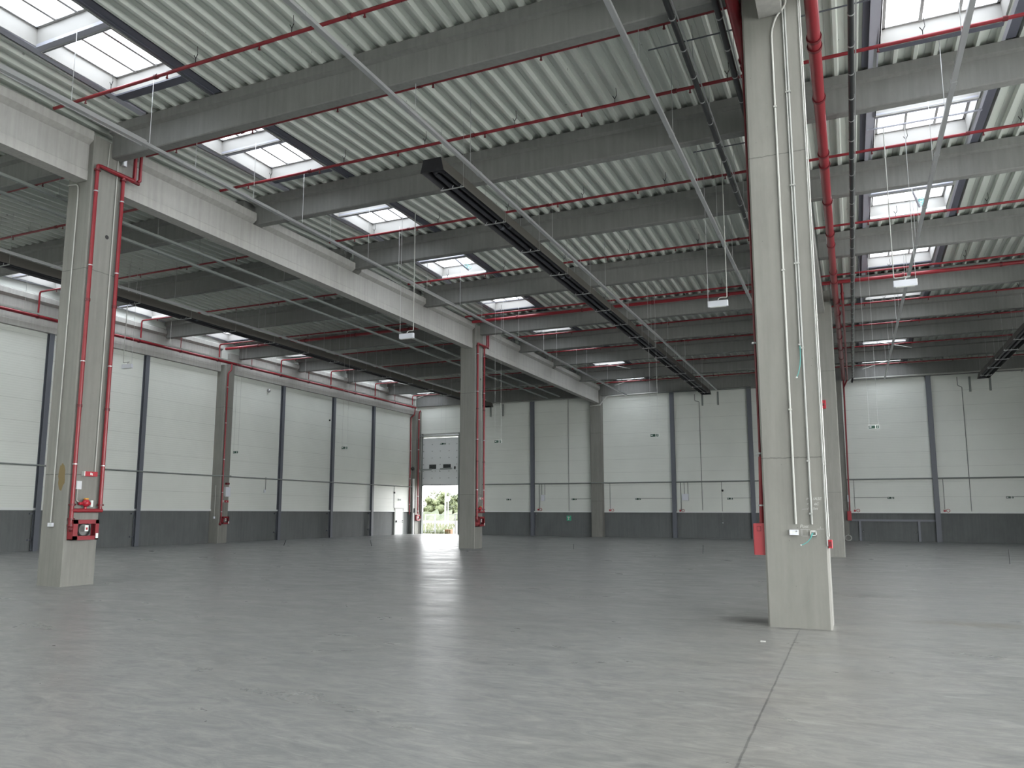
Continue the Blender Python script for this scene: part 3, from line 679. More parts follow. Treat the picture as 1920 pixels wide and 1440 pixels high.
# ------------------------------------------------------------------ hanging emergency lights and exit signs
def hanging_box(x, y, z, label, cab_x):
    t = thing('emergency_light', label, 'light', (x, y, z), 'white emergency light boxes hanging on cables')
    MB().cbox(x-.25, x+.25, y-.05, y+.05, z-.075, z+.075, .01).build('housing', M['white'], t)
    MB().box(x-.23, x+.23, y-.056, y-.05, z-.06, z+.05).build('front_cover', M['white'], t)
    MB().box(x-.2, x+.2, y-.045, y+.045, z-.085, z-.075).build('diffuser', M['sign'], t)
    MB().tube(path([(x, y, z+.075), (x+.02, y, z+.15), (x+.12, y, z+.16), (cab_x, y, z+.14), (cab_x, y, z+.5)], .05)+[(cab_x, y, ZR+hh(y))], .013, 6).build('supply_cable', M['condw'], t)
    xo = x-.24 if cab_x > x else x+.22
    MB().tube([(xo, y, z+.075), (xo, y, ZR+hh(y))], .006, 5).build('suspension_wire', M['rod'], t)
    if .9 < x < 3: MB().box(.8, 3.2, y-.02, y+.02, ZR+hh(y)-.035, ZR+hh(y)-.002).build('support_bar', M['frame_lit'], t)
hanging_box(-12.05, 20, 6.91, 'white light box hanging under the long girder near the column beside the door', -11.82)
hanging_box(-2.85, 20, 6.90, 'white light box hanging just left of the largest column', -2.62)
hanging_box(1.39, 20, 6.92, 'white light box hanging right of the largest column in front of the slanting rail', 1.16)
hanging_box(-23.93, 20, 6.88, 'white light box hanging in front of the side wall by a steel post', -24.15)
def exit_face(mb_w, mb_g, x, y, z, w=.34, h=.13):
    """small sign seen from the front: white body, two dark green squares, white running figure and arrow"""
    mb_w.box(x-w/2, x+w/2, y-.012, y+.012, z-h/2, z+h/2)
    for a, b in ((-.46, .12), (.22, .46)): mb_g.box(x+a*w, x+b*w, y-.018, y-.012, z-h*.42, z+h*.36)
def exit_sign(x, y, z, label, wires=None, s=1.0, group=None):
    t = thing('exit_sign', label, 'exit sign', (x, y, z), group)
    a, b = MB(), MB(); w, h = .34*s, .13*s; exit_face(a, b, x, y, z, w, h)
    a.build('body', M['sign'], t); g = b.build('green_face', M['green'], t)
    q = MB(); q.box(x-.40*w, x-.27*w, y-.022, y-.018, z-h*.1, z+h*.1).poly([(x-.27*w, y-.02, z+.22*h), (x-.27*w, y-.02, z-.22*h), (x-.18*w, y-.02, z)], [(0, 1, 2)])
    q.tube([(x+.33*w, y-.02, z-.3*h), (x+.34*w, y-.02, z+.1*h)], .006*s, 4).ball((x+.35*w, y-.02, z+.22*h), .011*s, 6, 4)
    q.build('arrow_and_figure', M['sign'], g)
    if wires:
        for k in (-.42, .42): MB().tube([(x+k*w, y, z+h/2), (x+k*w, y, ZR+hh(y))], .005, 4).build('suspension_wire', M['wire'], t)
        if -14.2 < x < -12.3: MB().box(-14.4, -12.1, y-.02, y+.02, ZR+hh(y)-.035, ZR+hh(y)-.002).build('support_bar', M['frame_lit'], t)
    return t
EG = 'small green exit signs hanging on wires'
exit_sign(-27.86, 30, 4.55, 'small exit sign hanging just right of the side wall column', True, 1, EG)
exit_sign(-21.31, 30, 4.57, 'small exit sign hanging between two steel posts of the side wall', True, 1, EG)
exit_sign(-13.5, 30, 4.585, 'small exit sign hanging right of the column with twin red risers', True, 1, EG)
exit_sign(-6.84, 30, 4.59, 'small exit sign hanging left of a steel post on the middle of the end wall', True, 1, EG)
exit_sign(.81, 30, 4.59, 'small exit sign hanging right of the two overlapping columns', True, 1, EG)
exit_sign(-26.6, 49.5, 6.52, 'small exit sign hanging in front of the raised loading door', True, 1.3, EG)
WG = 'small green exit signs on the end wall conduit'
for x, lb in ((-22.5, 'on the end wall right of the loading door, first one'), (-17.55, 'on the end wall left of the wall column under the girder'), (-13.05, 'on the end wall right of the wall column under the girder'), (-7.1, 'on the end wall left of the largest column'), (2.06, 'on the end wall left of the steel post at the far right'), (8.0, 'on the end wall at the right edge')):
    exit_sign(x, YWF-.03, 2.54, 'small exit sign '+lb, False, 1.15, WG)

# ------------------------------------------------------------------ steel wall posts
PG = 'blue-grey steel posts along the walls'
def post_side(y, label, top=8.95):
    t = thing('steel_post', label, 'post', (-30.0, y, 0), PG)
    m = MB().box(XWF+.002, XW+.22, y-.005, y+.005, 0, top).box(XW+.215, XW+.23, y-.11, y+.11, 0, top).box(XWF+.002, XWF+.02, y-.11, y+.11, 0, top)
    m.build('profile', M['post'], t)
    for z in (.45, 1.5): MB().box(XW, XWF+.02, y-.24, y+.11, z-.03, z+.03).build('fixing_lug', M['post'], t)
for y, lb in ((21.32, 'left of the nearest left column'), (26.25, 'just right of the nearest left column'), (36.12, 'first one right of the side wall column'), (41.1, 'second one right of the side wall column'), (45.75, 'last one before the loading door corner')):
    post_side(y, 'steel post on the side wall, '+lb)
def post_end(x, label, top=9.66):
    t = thing('steel_post', label, 'post', (x, 51.9, 0), PG)
    MB().box(x-.005, x+.005, YW-.24, YWF-.002, 0, top).box(x-.13, x+.13, YW-.25, YW-.235, 0, top).box(x-.13, x+.13, YWF-.02, YWF-.002, 0, top).build('profile', M['post'], t)
    for z in (.6, 1.5): MB().box(x-.13, x+.24, YWF-.02, YW, z-.03, z+.03).build('fixing_lug', M['post'], t)
for x, lb in ((-20.62, 'left of the wall column under the girder'), (-10.62, 'right of the wall column under the girder'), (-5.68, 'tight against the left side of the largest column'), (4.42, 'at the far right beside the low frame')):
    post_end(x, 'steel post on the end wall, '+lb)
M['postl'] = new_mat('lighter_blue_grey_steel', (.20,.21,.24), .45)
t = thing('low_wall_frame', 'low blue-grey steel frame against the dark plinth at the far right', 'frame', (2, 51.9, 0))
MB().box(-.1, 4.3, YW-.12, YW, 1.16, 1.27).build('top_rail', M['postl'], t)
for x in (.33, 3.44): MB().box(x-.06, x+.06, YW-.12, YW, 0, 1.16).build('upright', M['postl'], t)
for x in (.48, 3.25): MB().ball((x, YW-.1, .55), .04, 6, 4).build('fixing_bolt', M['galv'], t)

# ------------------------------------------------------------------ conduits on the walls
def conduit(pts, r, label, mat='cond', clips=(), group=None, name='wall_conduit', rr=.06):
    t = thing(name, label, 'conduit', pts[0], group)
    MB().tube(path(pts, rr) if len(pts) > 2 else pts, r, 8).build('conduit_run', M[mat], t)
    for c in clips: MB().box(c[0]-r*1.5, c[0]+r*1.5, c[1]-r*1.5, c[1]+r*1.5, c[2]-.012, c[2]+.012).build('clip', M[mat], t)
    return t
conduit([(-30.0, YF+.5, 3.44), (-30.0, 30.75, 3.45), (-29.56, 30.85, 3.45), (-29.56, 31.6, 3.45), (-30.0, 31.7, 3.45), (-30.0, 51.0, 3.50)], .035, 'long grey conduit running level along the side wall', 'condd')
conduit([(-26.3, YWF-.08, 3.64), (-16.3, YWF-.08, 3.63), (-16.2, 51.4, 3.63), (-15.3, 51.4, 3.63), (-15.1, YWF-.08, 3.63), (XR, YWF-.08, 3.66)], .045, 'long grey conduit running level along the end wall', 'condd')
conduit([(-30.1, 34.9, 3.55), (-30.1, 34.9, 2.85)], .018, 'short vertical conduit drop on the side wall right of its column', 'condd'); enclosure(XWF, 34.84, 34.97, 2.68, 2.85, 'tiny socket at the end of a side wall conduit drop', .06, name='socket_box')
conduit([(-24.6, 51.62, 9.56), (-16.3, 51.62, 9.56)], .04, 'bright conduit under the roof edge between door and wall column', 'cond')
conduit([(-16.2, 51.42, 8.93), (-15.45, 51.42, 8.96), (-15.02, 51.55, 9.56), (-11.5, 51.62, 9.62)], .045, 'bright conduit bending up from the wall column to the roof edge', 'condw')
conduit([(-11.5, 51.6, 9.6), (-1.2, 51.6, 9.5)], .035, 'dark conduit with pale clips under the roof edge behind the heater', 'condd')
conduit([(0.0, 51.5, 9.4), (.35, 51.6, 9.72), (4.4, 51.62, 9.72), (XR, 51.62, 9.72)], .045, 'bright conduit under the roof edge at the far right', 'condw')
VG = 'thin vertical lines on the end wall'
conduit([(-17.93, YWF-.03, 1.7), (-17.93, YWF-.03, 9.55)], .03, 'pale vertical conduit on the end wall above the green first aid case', 'cond')
conduit([(-8.84, YWF-.02, 1.8), (-8.84, YWF-.02, 8.9), (-9.1, YWF-.1, 8.95), (-9.1, YWF-.1, 9.4)], .018, 'thin dark conduit up the end wall under the heater end', 'condd')
conduit([(6.12, YWF-.02, 1.75), (6.12, YWF-.02, 8.9), (5.9, YWF-.1, 9.0), (5.9, YWF-.1, 9.5)], .018, 'thin dark conduit up the end wall at the far right', 'condd')
conduit([(-7.6, YWF-.02, 3.6), (-7.6, YWF-.02, 1.1)], .014, 'thin cable drop between the switch box and the largest column', 'condd')
tag(MB().ball((-7.55, YWF-.06, 3.05), .07, 8, 6).build('wall_sensor', M['blk']), 'small black wall sensor on the end wall left of the largest column', 'sensor')
tag(MB().ball((-7.6, YW-.07, 1.0), .06, 8, 6).build('wall_socket', M['galv']), 'small round socket on the dark plinth left of the largest column', 'socket')
tag(MB().ball((-30.12, 34.85, 8.5), .11, 8, 6).build('wall_lamp', M['galv']), 'small round fitting high on the side wall right of its column', 'lamp')
tag(MB().ball((-30.12, 40.7, 7.42), .06, 8, 6).build('wall_sensor', M['blk']), 'small dark sensor high on the side wall beside a steel post', 'sensor')
enclosure(YWF, -19.98, -19.72, 2.42, 2.86, 'pale switch box on the end wall left of the wall column', .12, 'y')
enclosure(YWF, -10.12, -9.7, 2.42, 2.86, 'pale switch box on the end wall right of a post, left of the largest column', .12, 'y')
SG = 'thin conduit drops to the switch boxes'
for x, z0, lb in ((-20.13, 1.85, 'left of the left switch box'), (-19.95, 2.86, 'down to the left switch box, first of two'), (-19.72, 2.86, 'down to the left switch box, second of two'),
                  (-10.2, 1.75, 'left of the right switch box'), (-9.98, 2.86, 'down to the right switch box, first of two'), (-9.74, 2.86, 'down to the right switch box, second of two')):
    conduit([(x, YWF-.03, 3.6), (x, YWF-.03, z0)], .02, 'short thin conduit '+lb, 'condd', group=SG)
for x, x1, lb in ((-17.4, -16.3, 'from exit sign to the wall column'), (-12.85, -10.75, 'from exit sign to the post right of the wall column'), (-6.9, -5.8, 'from exit sign to the post by the largest column'), (.1, 1.9, 'from the red riser to the exit sign at far right'), (8.2, 11, 'from the exit sign out of the right edge')):
    conduit([(x, YWF-.02, 2.57), (x1, YWF-.02, 2.57)], .013, 'thin level conduit '+lb, 'condd', group='thin level conduits by the exit signs')
def call_point(x, label, ztop=3.6, z=1.78):
    t = thing('call_point', label, 'alarm button', (x, YWF, z), 'red alarm buttons at the foot of thin conduits')
    MB().tube([(x, YWF-.03, ztop), (x, YWF-.03, z+.1)], .016, 6).build('conduit_run', M['condd'], t)
    MB().box(x-.07, x+.03, YWF-.07, YWF, z-.06, z+.06).build('button_box', M['redb'], t)
    m = MB().tube([(x+.16+.09*math.cos(q*math.pi/5), YWF-.03, z+.01+.09*math.sin(q*math.pi/5)) for q in range(11)], .014, 5, False)
    m.build('bell_ring', M['redb'], t)
call_point(-20.2, 'red alarm button on the end wall under the left switch box', 1.95, 1.82)
call_point(-14.98, 'red alarm button on the end wall right of the wall column')
call_point(-10.25, 'red alarm button on the end wall under the right switch box', 1.9, 1.76)
call_point(.12, 'red alarm button above the low wall frame')
call_point(4.8, 'red alarm button on the end wall right of the far right post')
t = thing('first_aid_case', 'green first aid case on the dark plinth of the end wall', 'first aid case', (-17.95, 51.9, 1.1))
MB().cbox(-18.12, -17.8, YW-.1, YW, 1.06, 1.4, .03).build('case', M['greenb'], t)
MB().box(-17.99, -17.93, YW-.106, YW-.1, 1.12, 1.34).box(-18.04, -17.88, YW-.106, YW-.1, 1.27, 1.33).build('white_mark', M['sign'], t)
tag(MB().box(-5.1, -4.98, YWF-.04, YWF, 3.0, 3.12).build('small_red_box', M['redb']), 'tiny red box high on the end wall behind the largest column', 'alarm box') if False else None

# ------------------------------------------------------------------ conduits and fittings on the columns
YB = 12.064
conduit([(-.55, YB-.05, 9.95), (-.52, YB-.05, 9.42), (-.68, YB-.03, 9.28), (-.755, YB-.02, 9.05), (-.752, YB-.02, 1.45)], .016, 'cream conduit on the largest column, bent at the top, ending at the white socket', 'condw', [(-.752, YB-.02, z) for z in (3.1, 5.2, 7.8)], rr=.1)
conduit([(-.582, YB-.02, 10.0), (-.575, YB-.02, 4.02)], .013, 'left one of two grey conduits up the middle of the largest column', 'cond', [(-.578, YB-.02, z) for z in (4.05, 5.28, 6.5, 8.0)])
conduit([(-.548, YB-.02, 10.0), (-.54, YB-.02, 1.45)], .015, 'right one of two grey conduits on the largest column, reaching the open box', 'cond', [(-.545, YB-.02, z) for z in (1.6, 2.35, 4.0, 5.28, 6.5, 8.0)])
conduit([(-.352, YB-.015, 10.0), (-.352, YB-.015, 1.15)], .009, 'thin conduit along the right edge of the largest column', 'cond')
conduit([(XB1+.012, YB+.03, 10.0), (XB1+.012, YB+.03, 1.28)], .011, 'thin bright conduit just round the right edge of the largest column', 'condw', [(XB1+.012, YB+.03, z) for z in (1.58, 2.3, 4.4, 6.9, 8.4)])
t = thing('wall_socket', 'white double socket on the largest column', 'socket', (-.78, YB, 1.3))
MB().cbox(-.845, -.722, YB-.045, YB, 1.298, 1.372, .006).build('body', M['white'], t)
MB().box(-.76, -.735, YB-.05, YB-.045, 1.345, 1.358).build('label', M['condd'], t)
MB().tube([(-.82, YB-.047, 1.335), (-.82, YB-.045, 1.335)], .018, 10).tube([(-.78, YB-.047, 1.335), (-.78, YB-.045, 1.335)], .018, 10).build('socket_hole', M['sign'], t)
t = thing('open_junction_box', 'open junction box with a teal cable on the largest column', 'junction box', (-.53, YB, 1.3))
m = MB()
for a in ((-.566, -.556, 1.29, 1.362), (-.496, -.486, 1.29, 1.362), (-.566, -.486, 1.29, 1.30), (-.566, -.486, 1.352, 1.362), (-.566, -.486, 1.338, 1.343)): m.box(a[0], a[1], YB-.04, YB, a[2], a[3])
m.build('frame', M['sign'], t); MB().box(-.556, -.496, YB-.012, YB-.002, 1.30, 1.352).build('dark_inside', M['condd'], t)
t2 = MB().tube([(-.53, YB-.03, 1.33), (-.55, YB-.05, 1.31), (-.565, YB-.055, 1.26), (-.60, YB-.06, 1.21), (-.65, YB-.06, 1.175), (-.69, YB-.06, 1.16)], .0055, 6).tube([(-.535, YB-.035, 1.32), (-.545, YB-.055, 1.29), (-.57, YB-.06, 1.245), (-.61, YB-.06, 1.20), (-.65, YB-.065, 1.178)], .004, 6)
c_ = t2.build('teal_cable', M['teal'], t); MB().ball((-.695, YB-.06, 1.158), .011, 6, 5).build('cable_tip', M['sign'], c_)
t = thing('teal_cable_end', 'teal cable hanging out of a cut conduit on the largest column', 'cable', (-.575, YB, 4.0))
MB().tube([(-.575, YB-.03, 4.03), (-.578, YB-.04, 3.85), (-.59, YB-.05, 3.72), (-.615, YB-.06, 3.62), (-.635, YB-.06, 3.57)], .006, 6).build('cable_run', M['teal'], t)
MB().ball((-.64, YB-.06, 3.56), .014, 6, 5).build('cable_tip', M['sign'], t)
t = thing('red_sounder', 'red square sounder on the column behind the largest one, upper', 'sounder', (-.8, 32.2, 5.75))
MB().cbox(-.92, -.72, 32.1, 32.2, 5.58, 5.9, .02).build('housing', M['redb'], t); MB().ball((-.82, 32.08, 5.74), .06, 8, 5, (1, .5, 1)).build('horn', M['redd'], t)
t = thing('red_push_button', 'red box low at the foot of the thin bright conduit on the largest column', 'alarm button', (XB1+.03, YB+.05, 1.2))
MB().cbox(XB1, XB1+.055, YB+.0, YB+.09, 1.12, 1.235, .008).build('housing', M['redb'], t); MB().box(XB1+.01, XB1+.045, YB-.006, YB, 1.145, 1.21).build('button_face', M['redd'], t)
# chalk on the near column
def chalk(txt, x, z, s, name='chalk_writing'):
    cu = bpy.data.curves.new(name, 'FONT'); cu.body = txt; cu.size = s; cu.extrude = .0006; cu.shear = .25
    ob = bpy.data.objects.new(name, cu); COL.objects.link(ob); ob.location = (x, YB-.0012, z); ob.rotation_euler = (math.pi/2, 0, 0)
    cu.materials.append(M['chalk'])
    dg = bpy.context.evaluated_depsgraph_get(); me = bpy.data.meshes.new_from_object(ob.evaluated_get(dg))
    mo = bpy.data.objects.new(name, me); COL.objects.link(mo); mo.matrix_world = ob.matrix_world
    mo.location = ob.location; mo.rotation_euler = ob.rotation_euler; bpy.data.objects.remove(ob)
    return mo
ch = thing('chalk_notes', 'faint chalk writing and boxes on the front of the largest column', 'writing', (-.6, YB-.001, 1.5))
for tx, x, z, s in (('P', -.60, 1.79, .05), ('/ASE', -.515, 1.79, .06), ('+', -.60, 1.72, .05), ('6C', -.50, 1.72, .05), ('1', -.597, 1.655, .045), ('5m', -.52, 1.655, .05), ('Post', -.705, 1.40, .065), ('L', -.44, 1.395, .035)):
    q = chalk(tx, x, z, s); q.parent = ch; q.matrix_parent_inverse = Matrix.Translation(-Vector(ch.location))
m = MB(); W_ = .003
def ln(x0, z0, x1, z1):
    d = Vector((x1-x0, z1-z0)); n = Vector((-d.y, d.x)).normalized()*W_/2
    m.poly([(x0-n.x, YB-.0012, z0-n.y), (x1-n.x, YB-.0012, z1-n.y), (x1+n.x, YB-.0012, z1+n.y), (x0+n.x, YB-.0012, z0+n.y)], [(0, 1, 2, 3)])
for a in ((-.695,1.378,-.57,1.38), (-.685,1.285,-.57,1.283), (-.69,1.378,-.682,1.285), (-.61,1.378,-.602,1.285), (-.48,1.383,-.385,1.385), (-.66,1.66,-.585,1.668), (-.675,1.37,-.675,1.3)): ln(*a)
m.build('drawn_lines', M['chalk'], ch)
# near left column: conduits, hole, stain, socket
YA = 11.585
conduit([(-16.15, YA-.03, 9.1), (-15.82, YA-.03, 9.06), (-15.80, YA-.03, 8.8), (-15.845, YA-.03, 1.36)], .014, 'thin white conduit down the front of the nearest left column', 'condw', rr=.1)
t = thing('wall_socket', 'white double socket low on the front of the nearest left column', 'socket', (-15.85, YA, 1.3))
MB().cbox(-15.92, -15.77, YA-.05, YA, 1.27, 1.35, .008).build('body', M['white'], t); MB().box(-15.86, -15.78, YA-.054, YA-.05, 1.285, 1.335).build('socket_faces', M['whited'], t)
conduit([(XA1+.02, 12.22, 9.9), (XA1+.02, 12.2, 2.5), (XA1+.02, 12.2, 2.42)], .014, 'thin pale conduit between the twin red risers of the nearest left column', 'condw')
conduit([(XA1+.02, 32.3, 9.2), (XA1+.02, 32.32, 2.4)], .014, 'thin pale conduit between the twin red risers beside the loading door', 'condw')
conduit([(XA1+.02, 11.98, 10.15), (XA1+.02, 11.95, 9.52)], .012, 'short wavy cable at the head of the nearest left column', 'condw')
tag(MB().tube([(XA1-.004, 12.08, 7.91), (XA1+.003, 12.08, 7.91)], .05, 14).build('cable_hole', M['blk']), 'round dark hole between the risers of the nearest left column', 'hole')
tag(MB().tube([(XA1-.004, 32.26, 7.74), (XA1+.003, 32.26, 7.74)], .05, 14).build('cable_hole', M['blk']), 'round dark hole between the risers of the column beside the loading door', 'hole')
tag(MB().cbox(XA1, XA1+.1, 12.3, 12.42, 9.75, 9.9, .02).build('small_spotlight', M['galv']), 'small bright metal fitting beside the riser head of the nearest left column', 'fitting')
random.seed(3); m = MB()
pts = [(-15.64+.115*math.cos(a)*random.uniform(.75, 1.1), YA-.0015, 2.36+.30*math.sin(a)*random.uniform(.8, 1.1)) for a in [i*2*math.pi/22 for i in range(22)]]
m.poly(pts, [tuple(range(22))])
tag(m.build('rust_smear', M['stain']), 'brown smear on the front of the nearest left column', 'stain')
# cable coil by the far right column
t = thing('cable_coil', 'coil of white cable on the floor behind the two right columns', 'cable', (-.2, 51.0, .3))
m = MB()
for i in range(6):
    r = .15+.02*random.random(); ox = random.uniform(-.03, .03)
    m.tube([(-.33+ox+r*math.cos(q*math.pi/10), 51.15-.08*random.random()-.02*i, .19+r*math.sin(q*math.pi/10)) for q in range(21)], .012, 5, False)
m.build('coil_loops', M['condw'], t); MB().tube([(-.33, 51.15, .36), (-.33, 51.45, .42)], .012, 5).build('loose_end', M['condw'], t)
# thin rods standing on the floor
for x, y, dx, h, lb in ((-24.95, 30.39, .12, .26, 'in front of the side wall posts, leaning right'), (-20.95, 31.91, -.09, .28, 'left of the loading door, leaning left'), (-11.35, 33.41, 0, .24, 'between the door side column and the largest column'), (-5.56, 32.39, .02, .34, 'just left of the largest column'), (4.51, 30.28, 0, .5, 'at the far right')):
    tag(MB().tube([(x, y, 0), (x+dx, y, h)], .012, 5).build('floor_rod', M['pvc']), 'thin dark rod standing on the floor '+lb, 'rod', 'thin dark rods on the floor')
tag(MB().poly([(-1.16, 10.62, .002), (-1.10, 10.60, .002), (-1.08, 10.65, .002), (-1.13, 10.67, .002)], [(0, 1, 2, 3)]).box(-1.15, -1.09, 10.61, 10.65, 0, .012).build('plaster_crumb', M['chalk']), 'white crumb on the floor left of the largest column foot', 'crumb')

# ------------------------------------------------------------------ doors
t = thing('door_1', None, None, (-28.1, 51.9, 3.65)); t['kind'] = 'structure'
n = 7; hz = (7.22-3.66)/n
for i in range(n):
    z0 = 3.66+i*hz
    pz = MB().box(DX0+.0, DX1-.0, YWF-.075, YWF-.04, z0, z0+hz).box(DX0+.0, DX1-.0, YWF-.09, YWF-.075, z0+.012, z0+hz-.012).build('door_section', M['doorw'], t)
    h = MB()
    for f in (.02, .27, .5, .75, .97): h.box(DX0+.04+f*3.0-.03, DX0+.04+f*3.0+.03, YWF-.11, YWF-.09, z0-.03, z0+.03)
    h.build('hinge_row', M['condd'], t)
for a, b in ((-29.05, -28.45), (-27.85, -27.21)): MB().box(a, b, YWF-.1, YWF-.085, 4.86, 5.19).build('vision_window', M['dwin'], t)
for x in (DX0-.02, DX1+.02): MB().box(x-.05, x+.05, YWF-.13, YWF-.03, 0, 7.55).build('guide_track', M['condd'], t)
MB().tube([(DX0-.4, YWF-.2, 7.38), (DX1+.05, YWF-.2, 7.38)], .05, 8).build('spring_shaft', M['galv'], t)
MB().box(DX0-.4, DX1+.1, YWF-.12, YWF-.0, 7.5, 7.56).build('header_rail', M['cond'], t)
MB().box(DX0+.02, DX1-.02, YWF-.11, YWF-.04, 3.60, 3.66).build('bottom_seal', M['blk'], t)
t = thing('door_opener', 'dark door opener with shaft and drums across the raised loading door', 'door opener', (-29.8, 51.7, 4.8))
MB().tube([(-30.05, 51.6, 4.78), (-26.6, 51.6, 4.86)], .022, 8).build('shaft', M['galv'], t)
MB().tube([(-29.65, 51.6, 4.80), (-28.7, 51.6, 4.81)], .06, 10).build('spring', M['condd'], t); MB().tube([(-27.95, 51.6, 4.83), (-27.0, 51.6, 4.86)], .06, 10).build('spring', M['condd'], t)
MB().ball((-29.98, 50.98, 4.86), .14, 10, 6).build('motor', M['blk'], t); MB().tube([(-26.72, 51.55, 4.9), (-26.68, 51.55, 4.9)], .12, 10).build('cable_drum', M['blk'], t)
MB().box(-30.0, -29.75, 51.5, 51.7, 4.62, 4.74).build('gear_bracket', M['galv'], t)
for x in (-28.4, -28.05): MB().tube([(x, 51.6, 4.82), (x+.03, 51.6, 4.62)], .015, 5).build('strap', M['condd'], t)
t = thing('door_2', None, None, (XW, 49.5, 0)); t['kind'] = 'structure'
MB().box(XW, XWF+.02, 48.95, 50.02, 0, 1.86).build('door_leaf', M['doorw'], t)
MB().box(XW, XWF+.04, 48.83, 48.95, 0, 1.9).box(XW, XWF+.04, 50.02, 50.08, 0, 1.9).box(XW, XWF+.04, 48.83, 50.08, 1.86, 1.92).build('door_frame', M['cond'], t)
MB().tube([(XWF+.08, 49.05, .95), (XWF+.08, 49.9, .95)], .025, 8).build('push_bar', M['sign'], t); MB().box(XWF+.02, XWF+.1, 49.02, 49.08, .88, 1.02).box(XWF+.02, XWF+.1, 49.88, 49.94, .88, 1.02).build('bar_bracket', M['blk'], t)
conduit([(XWF+.02, 48.75, 1.9), (XWF+.02, 48.75, 3.5)], .014, 'thin conduit above the small white door', 'condd')
tag(MB().box(XWF, XWF+.05, 48.7, 48.85, 2.95, 3.08).build('small_bell', M['blk']), 'small black bell above the small white door', 'bell')
t = exit_sign(-30.1, 49.5, 2.52, 'small exit sign over the small white door on the side wall', False, 1.1)
for o_ in [t]: o_.rotation_euler = (0, 0, math.pi/2); o_.location = (XWF+.02, 49.5, 2.52)
t = thing('door_control', 'grey control box with cable beside the loading door', 'control box', (-29.95, 51.1, 1.7))
MB().box(-29.86, -29.78, 51.02, 51.12, 1.58, 1.9).build('housing', M['blk'], t)
t = thing('impact_post', 'pale metal corner guard standing just left of the loading door', 'guard post', (-30, 51, 0))
MB().box(-29.98, -29.86, 50.98, 51.1, 0, 4.1).build('guard', M['flash'], t)

# ------------------------------------------------------------------ outside the loading door
struct('ground', MB().box(-220, 60, 52.16, 330, -.3, -.03), M['ground'])
def tree(x, y, h, rad, label, mat, seed, base=0):
    rnd = random.Random(seed)
    t = thing('tree', label, 'tree', (x, y, 0), 'trees beyond the field')
    MB().tube([(x, y, -.05), (x+.1, y, h*.35), (x-.05, y, h*.7)], [.16, .12, .05], 7).build('trunk', M['bark'], t)
    m = MB()
    for i in range(16):
        a = rnd.uniform(0, 6.28); q = rnd.random()**.5*rad*.75; zz = rnd.uniform(.25, .9)*h; s = rad*rnd.uniform(.3, .5)*(1.15-zz/h*.5)
        m.ball((x+q*math.cos(a), y+q*math.sin(a), zz), s, 7, 5, (1, 1, .85))
    lv = []
    for i in range(900):
        a = rnd.uniform(0, 6.28); e = math.acos(rnd.uniform(-1, 1)); q = rad*rnd.uniform(.75, 1.12)
        c = Vector((x+q*math.sin(e)*math.cos(a), y+q*math.sin(e)*math.sin(a), h*.55+h*.5*math.cos(e)*rnd.uniform(.8, 1.1)))
        if c.z < .3: continue
        s = rnd.uniform(.12, .28); u = Vector((rnd.uniform(-1, 1), rnd.uniform(-1, 1), rnd.uniform(-1, 1))).normalized(); v = u.orthogonal().normalized()
        m.poly([c-u*s, c+v*s*.6, c+u*s, c-v*s*.6], [(0, 1, 2, 3)])
    m.build('crown', M[mat], t); return t
TR = [(-92, 150, 5.2, 3.6, 'leafa', 'leftmost dark green one'), (-87.5, 147, 6.6, 3.4, 'leafb', 'pale yellow-green one, second from left'), (-84.5, 158, 6.2, 3.3, 'leafa', 'darker one behind the lamp pole'), (-81, 149, 6.4, 3.2, 'leafb', 'tall pale one right of the lamp pole'), (-77.5, 152, 5.8, 3.2, 'leafa', 'dark one at the right of the doorway'), (-73.5, 148, 6.3, 3.4, 'leafb', 'rightmost pale one, mostly behind the door edge')]
for i, (x, y, h, r, mt, lb) in enumerate(TR): tree(x, y, h*.95, r, 'tree seen through the loading door, '+lb, mt, 11+i)
tag(MB().poly([(-120+i*1.2+random.uniform(-.5, .5), 142+random.uniform(-2, 2)+(j*3), random.uniform(0, 2.6) if j else 0) for i in range(60) for j in (0, 1)], [(2*i, 2*i+2, 2*i+3, 2*i+1) for i in range(59)]).build('undergrowth', M['leafa']), 'low dark undergrowth at the foot of the trees', 'undergrowth', kind='stuff')
rnd = random.Random(5); m = MB()
for i in range(2600):
    y = 53.5+rnd.random()**1.6*45; x = -.565*y+rnd.uniform(-.06, .06)*y-1; hgt = rnd.uniform(.08, .3)*(1 if y < 63 else 1.5); a = rnd.uniform(0, 3.14); s = rnd.uniform(.02, .05)
    m.poly([(x-s*math.cos(a), y-s*math.sin(a), -.03), (x+s*math.cos(a), y+s*math.sin(a), -.03), (x+rnd.uniform(-.1, .1), y, hgt)], [(0, 1, 2)])
tag(m.build('field_grass', M['leafb']), 'rough grass and weeds outside the loading door', 'grass', kind='stuff')
t = thing('lamp_post', 'tall white lamp pole outside the loading door', 'lamp post', (-42.6, 80, 0))
MB().tube([(-42.6, 80, -.05), (-42.6, 80, 5.5)], .09, 8).build('pole', M['sign'], t)
t = thing('road_sign', 'round sign on a thin pole outside the loading door', 'sign', (-41.2, 78, 0))
MB().tube([(-41.2, 78, -.05), (-41.2, 78, 3.0)], .05, 8).build('pole', M['galv'], t); MB().tube([(-41.2, 77.93, 3.1), (-41.2, 77.9, 3.1)], .3, 14).build('round_plate', M['sign'], t)
t = thing('metal_fence', 'pale metal fence with a gate just outside the loading door', 'fence', (-29.3, 54.5, 0))
for x in (-30.8, -29.98, -29.9, -28.15, -26.6): MB().box(x-.03, x+.03, 54.47, 54.53, -.05, 1.5 if x > -29.95 else 1.45).build('fence_post', M['fence'], t)
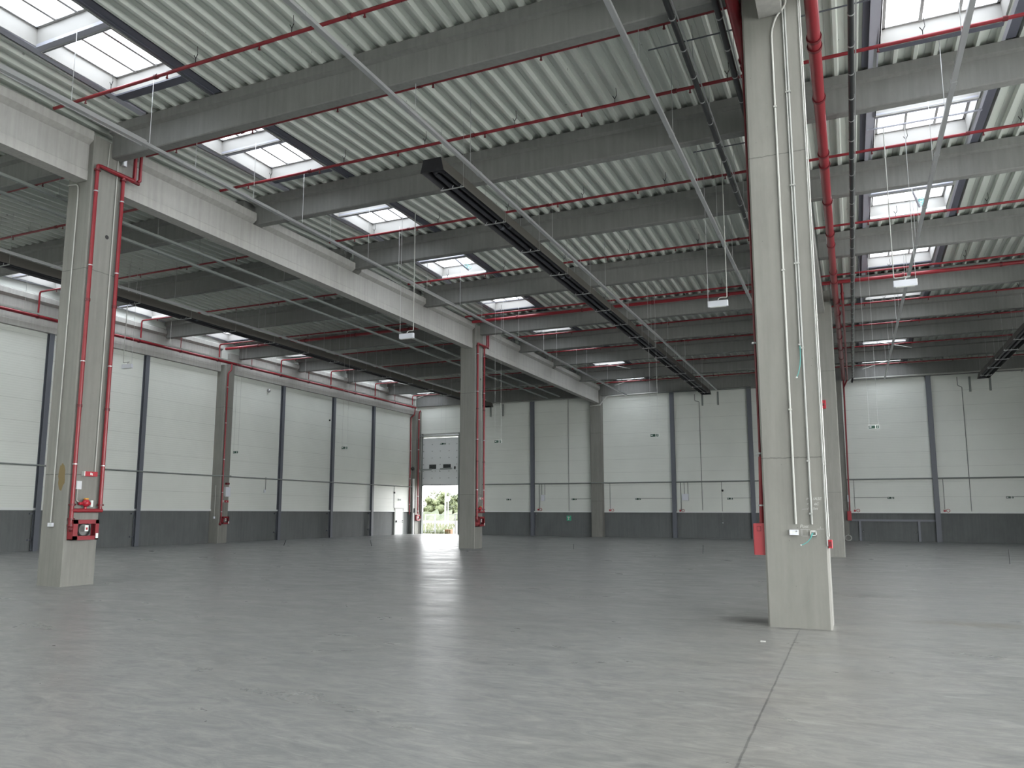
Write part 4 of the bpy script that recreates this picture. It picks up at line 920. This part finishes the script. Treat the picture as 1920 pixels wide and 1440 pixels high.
MB().box(-30.8, -29.95, 54.48, 54.52, 1.38, 1.45).box(-30.8, -29.95, 54.48, 54.52, .08, .13).build('gate_frame', M['fence'], t)
MB().box(-29.9, -26.0, 54.49, 54.51, 1.42, 1.46).build('top_wire_rail', M['fence'], t)
wm = MB()
for i in range(60): wm.box(-30.8+i*.08-.002, -30.8+i*.08+.002, 54.498, 54.502, 0, 1.42)
for i in range(8): wm.box(-30.8, -26.0, 54.498, 54.502, .1+i*.18, .104+i*.18)
wm.build('wire_mesh', M['fence'], t)
t = thing('wooden_crate', 'small orange wooden crate on the ground outside the loading door', 'crate', (-28.3, 53.9, 0))
MB().box(-28.62, -28.15, 53.7, 54.1, -.03, .32).build('boards', M['wood'], t)
for x in (-28.62, -28.17): MB().box(x-.0, x+.03, 53.68, 53.7, -.03, .32).build('corner_batten', M['wood'], t)
for ob in bpy.data.objects:
    if '_o' in ob: del ob['_o']
# daylight portals at the roof openings help the renderer find the sky
for s, (a, b) in SKYX.items():
    for k in range(-4, 9):
        e = skylight_end(k)
        if e-3.6 < YF: continue
        L = bpy.data.lights.new('sky_portal', 'AREA'); L.shape = 'RECTANGLE'; L.size = b-a; L.size_y = 3.6; L.cycles.is_portal = True
        lo = bpy.data.objects.new('sky_portal', L); COL.objects.link(lo); lo.location = ((a+b)/2, e-1.8, ZR+hh(e-1.8)+.5)
for (nm, lc, rt, sx_, sy_) in (('light_opening_portal', (XR+.3, (YF+30)/2, 3.9), (math.pi/2, 0, math.pi/2), 30-YF, 7.8),):  # portal over the openings added in the side wall
    L = bpy.data.lights.new(nm, 'AREA'); L.shape = 'RECTANGLE'; L.size = sx_; L.size_y = sy_; L.cycles.is_portal = True
    lo = bpy.data.objects.new(nm, L); COL.objects.link(lo); lo.location = lc; lo.rotation_euler = rt
L = bpy.data.lights.new('door_portal', 'AREA'); L.shape = 'RECTANGLE'; L.size = DX1-DX0; L.size_y = 3.6; L.cycles.is_portal = True
lo = bpy.data.objects.new('door_portal', L); COL.objects.link(lo); lo.location = ((DX0+DX1)/2, 52.2, 1.8); lo.rotation_euler = (-math.pi/2, 0, 0)
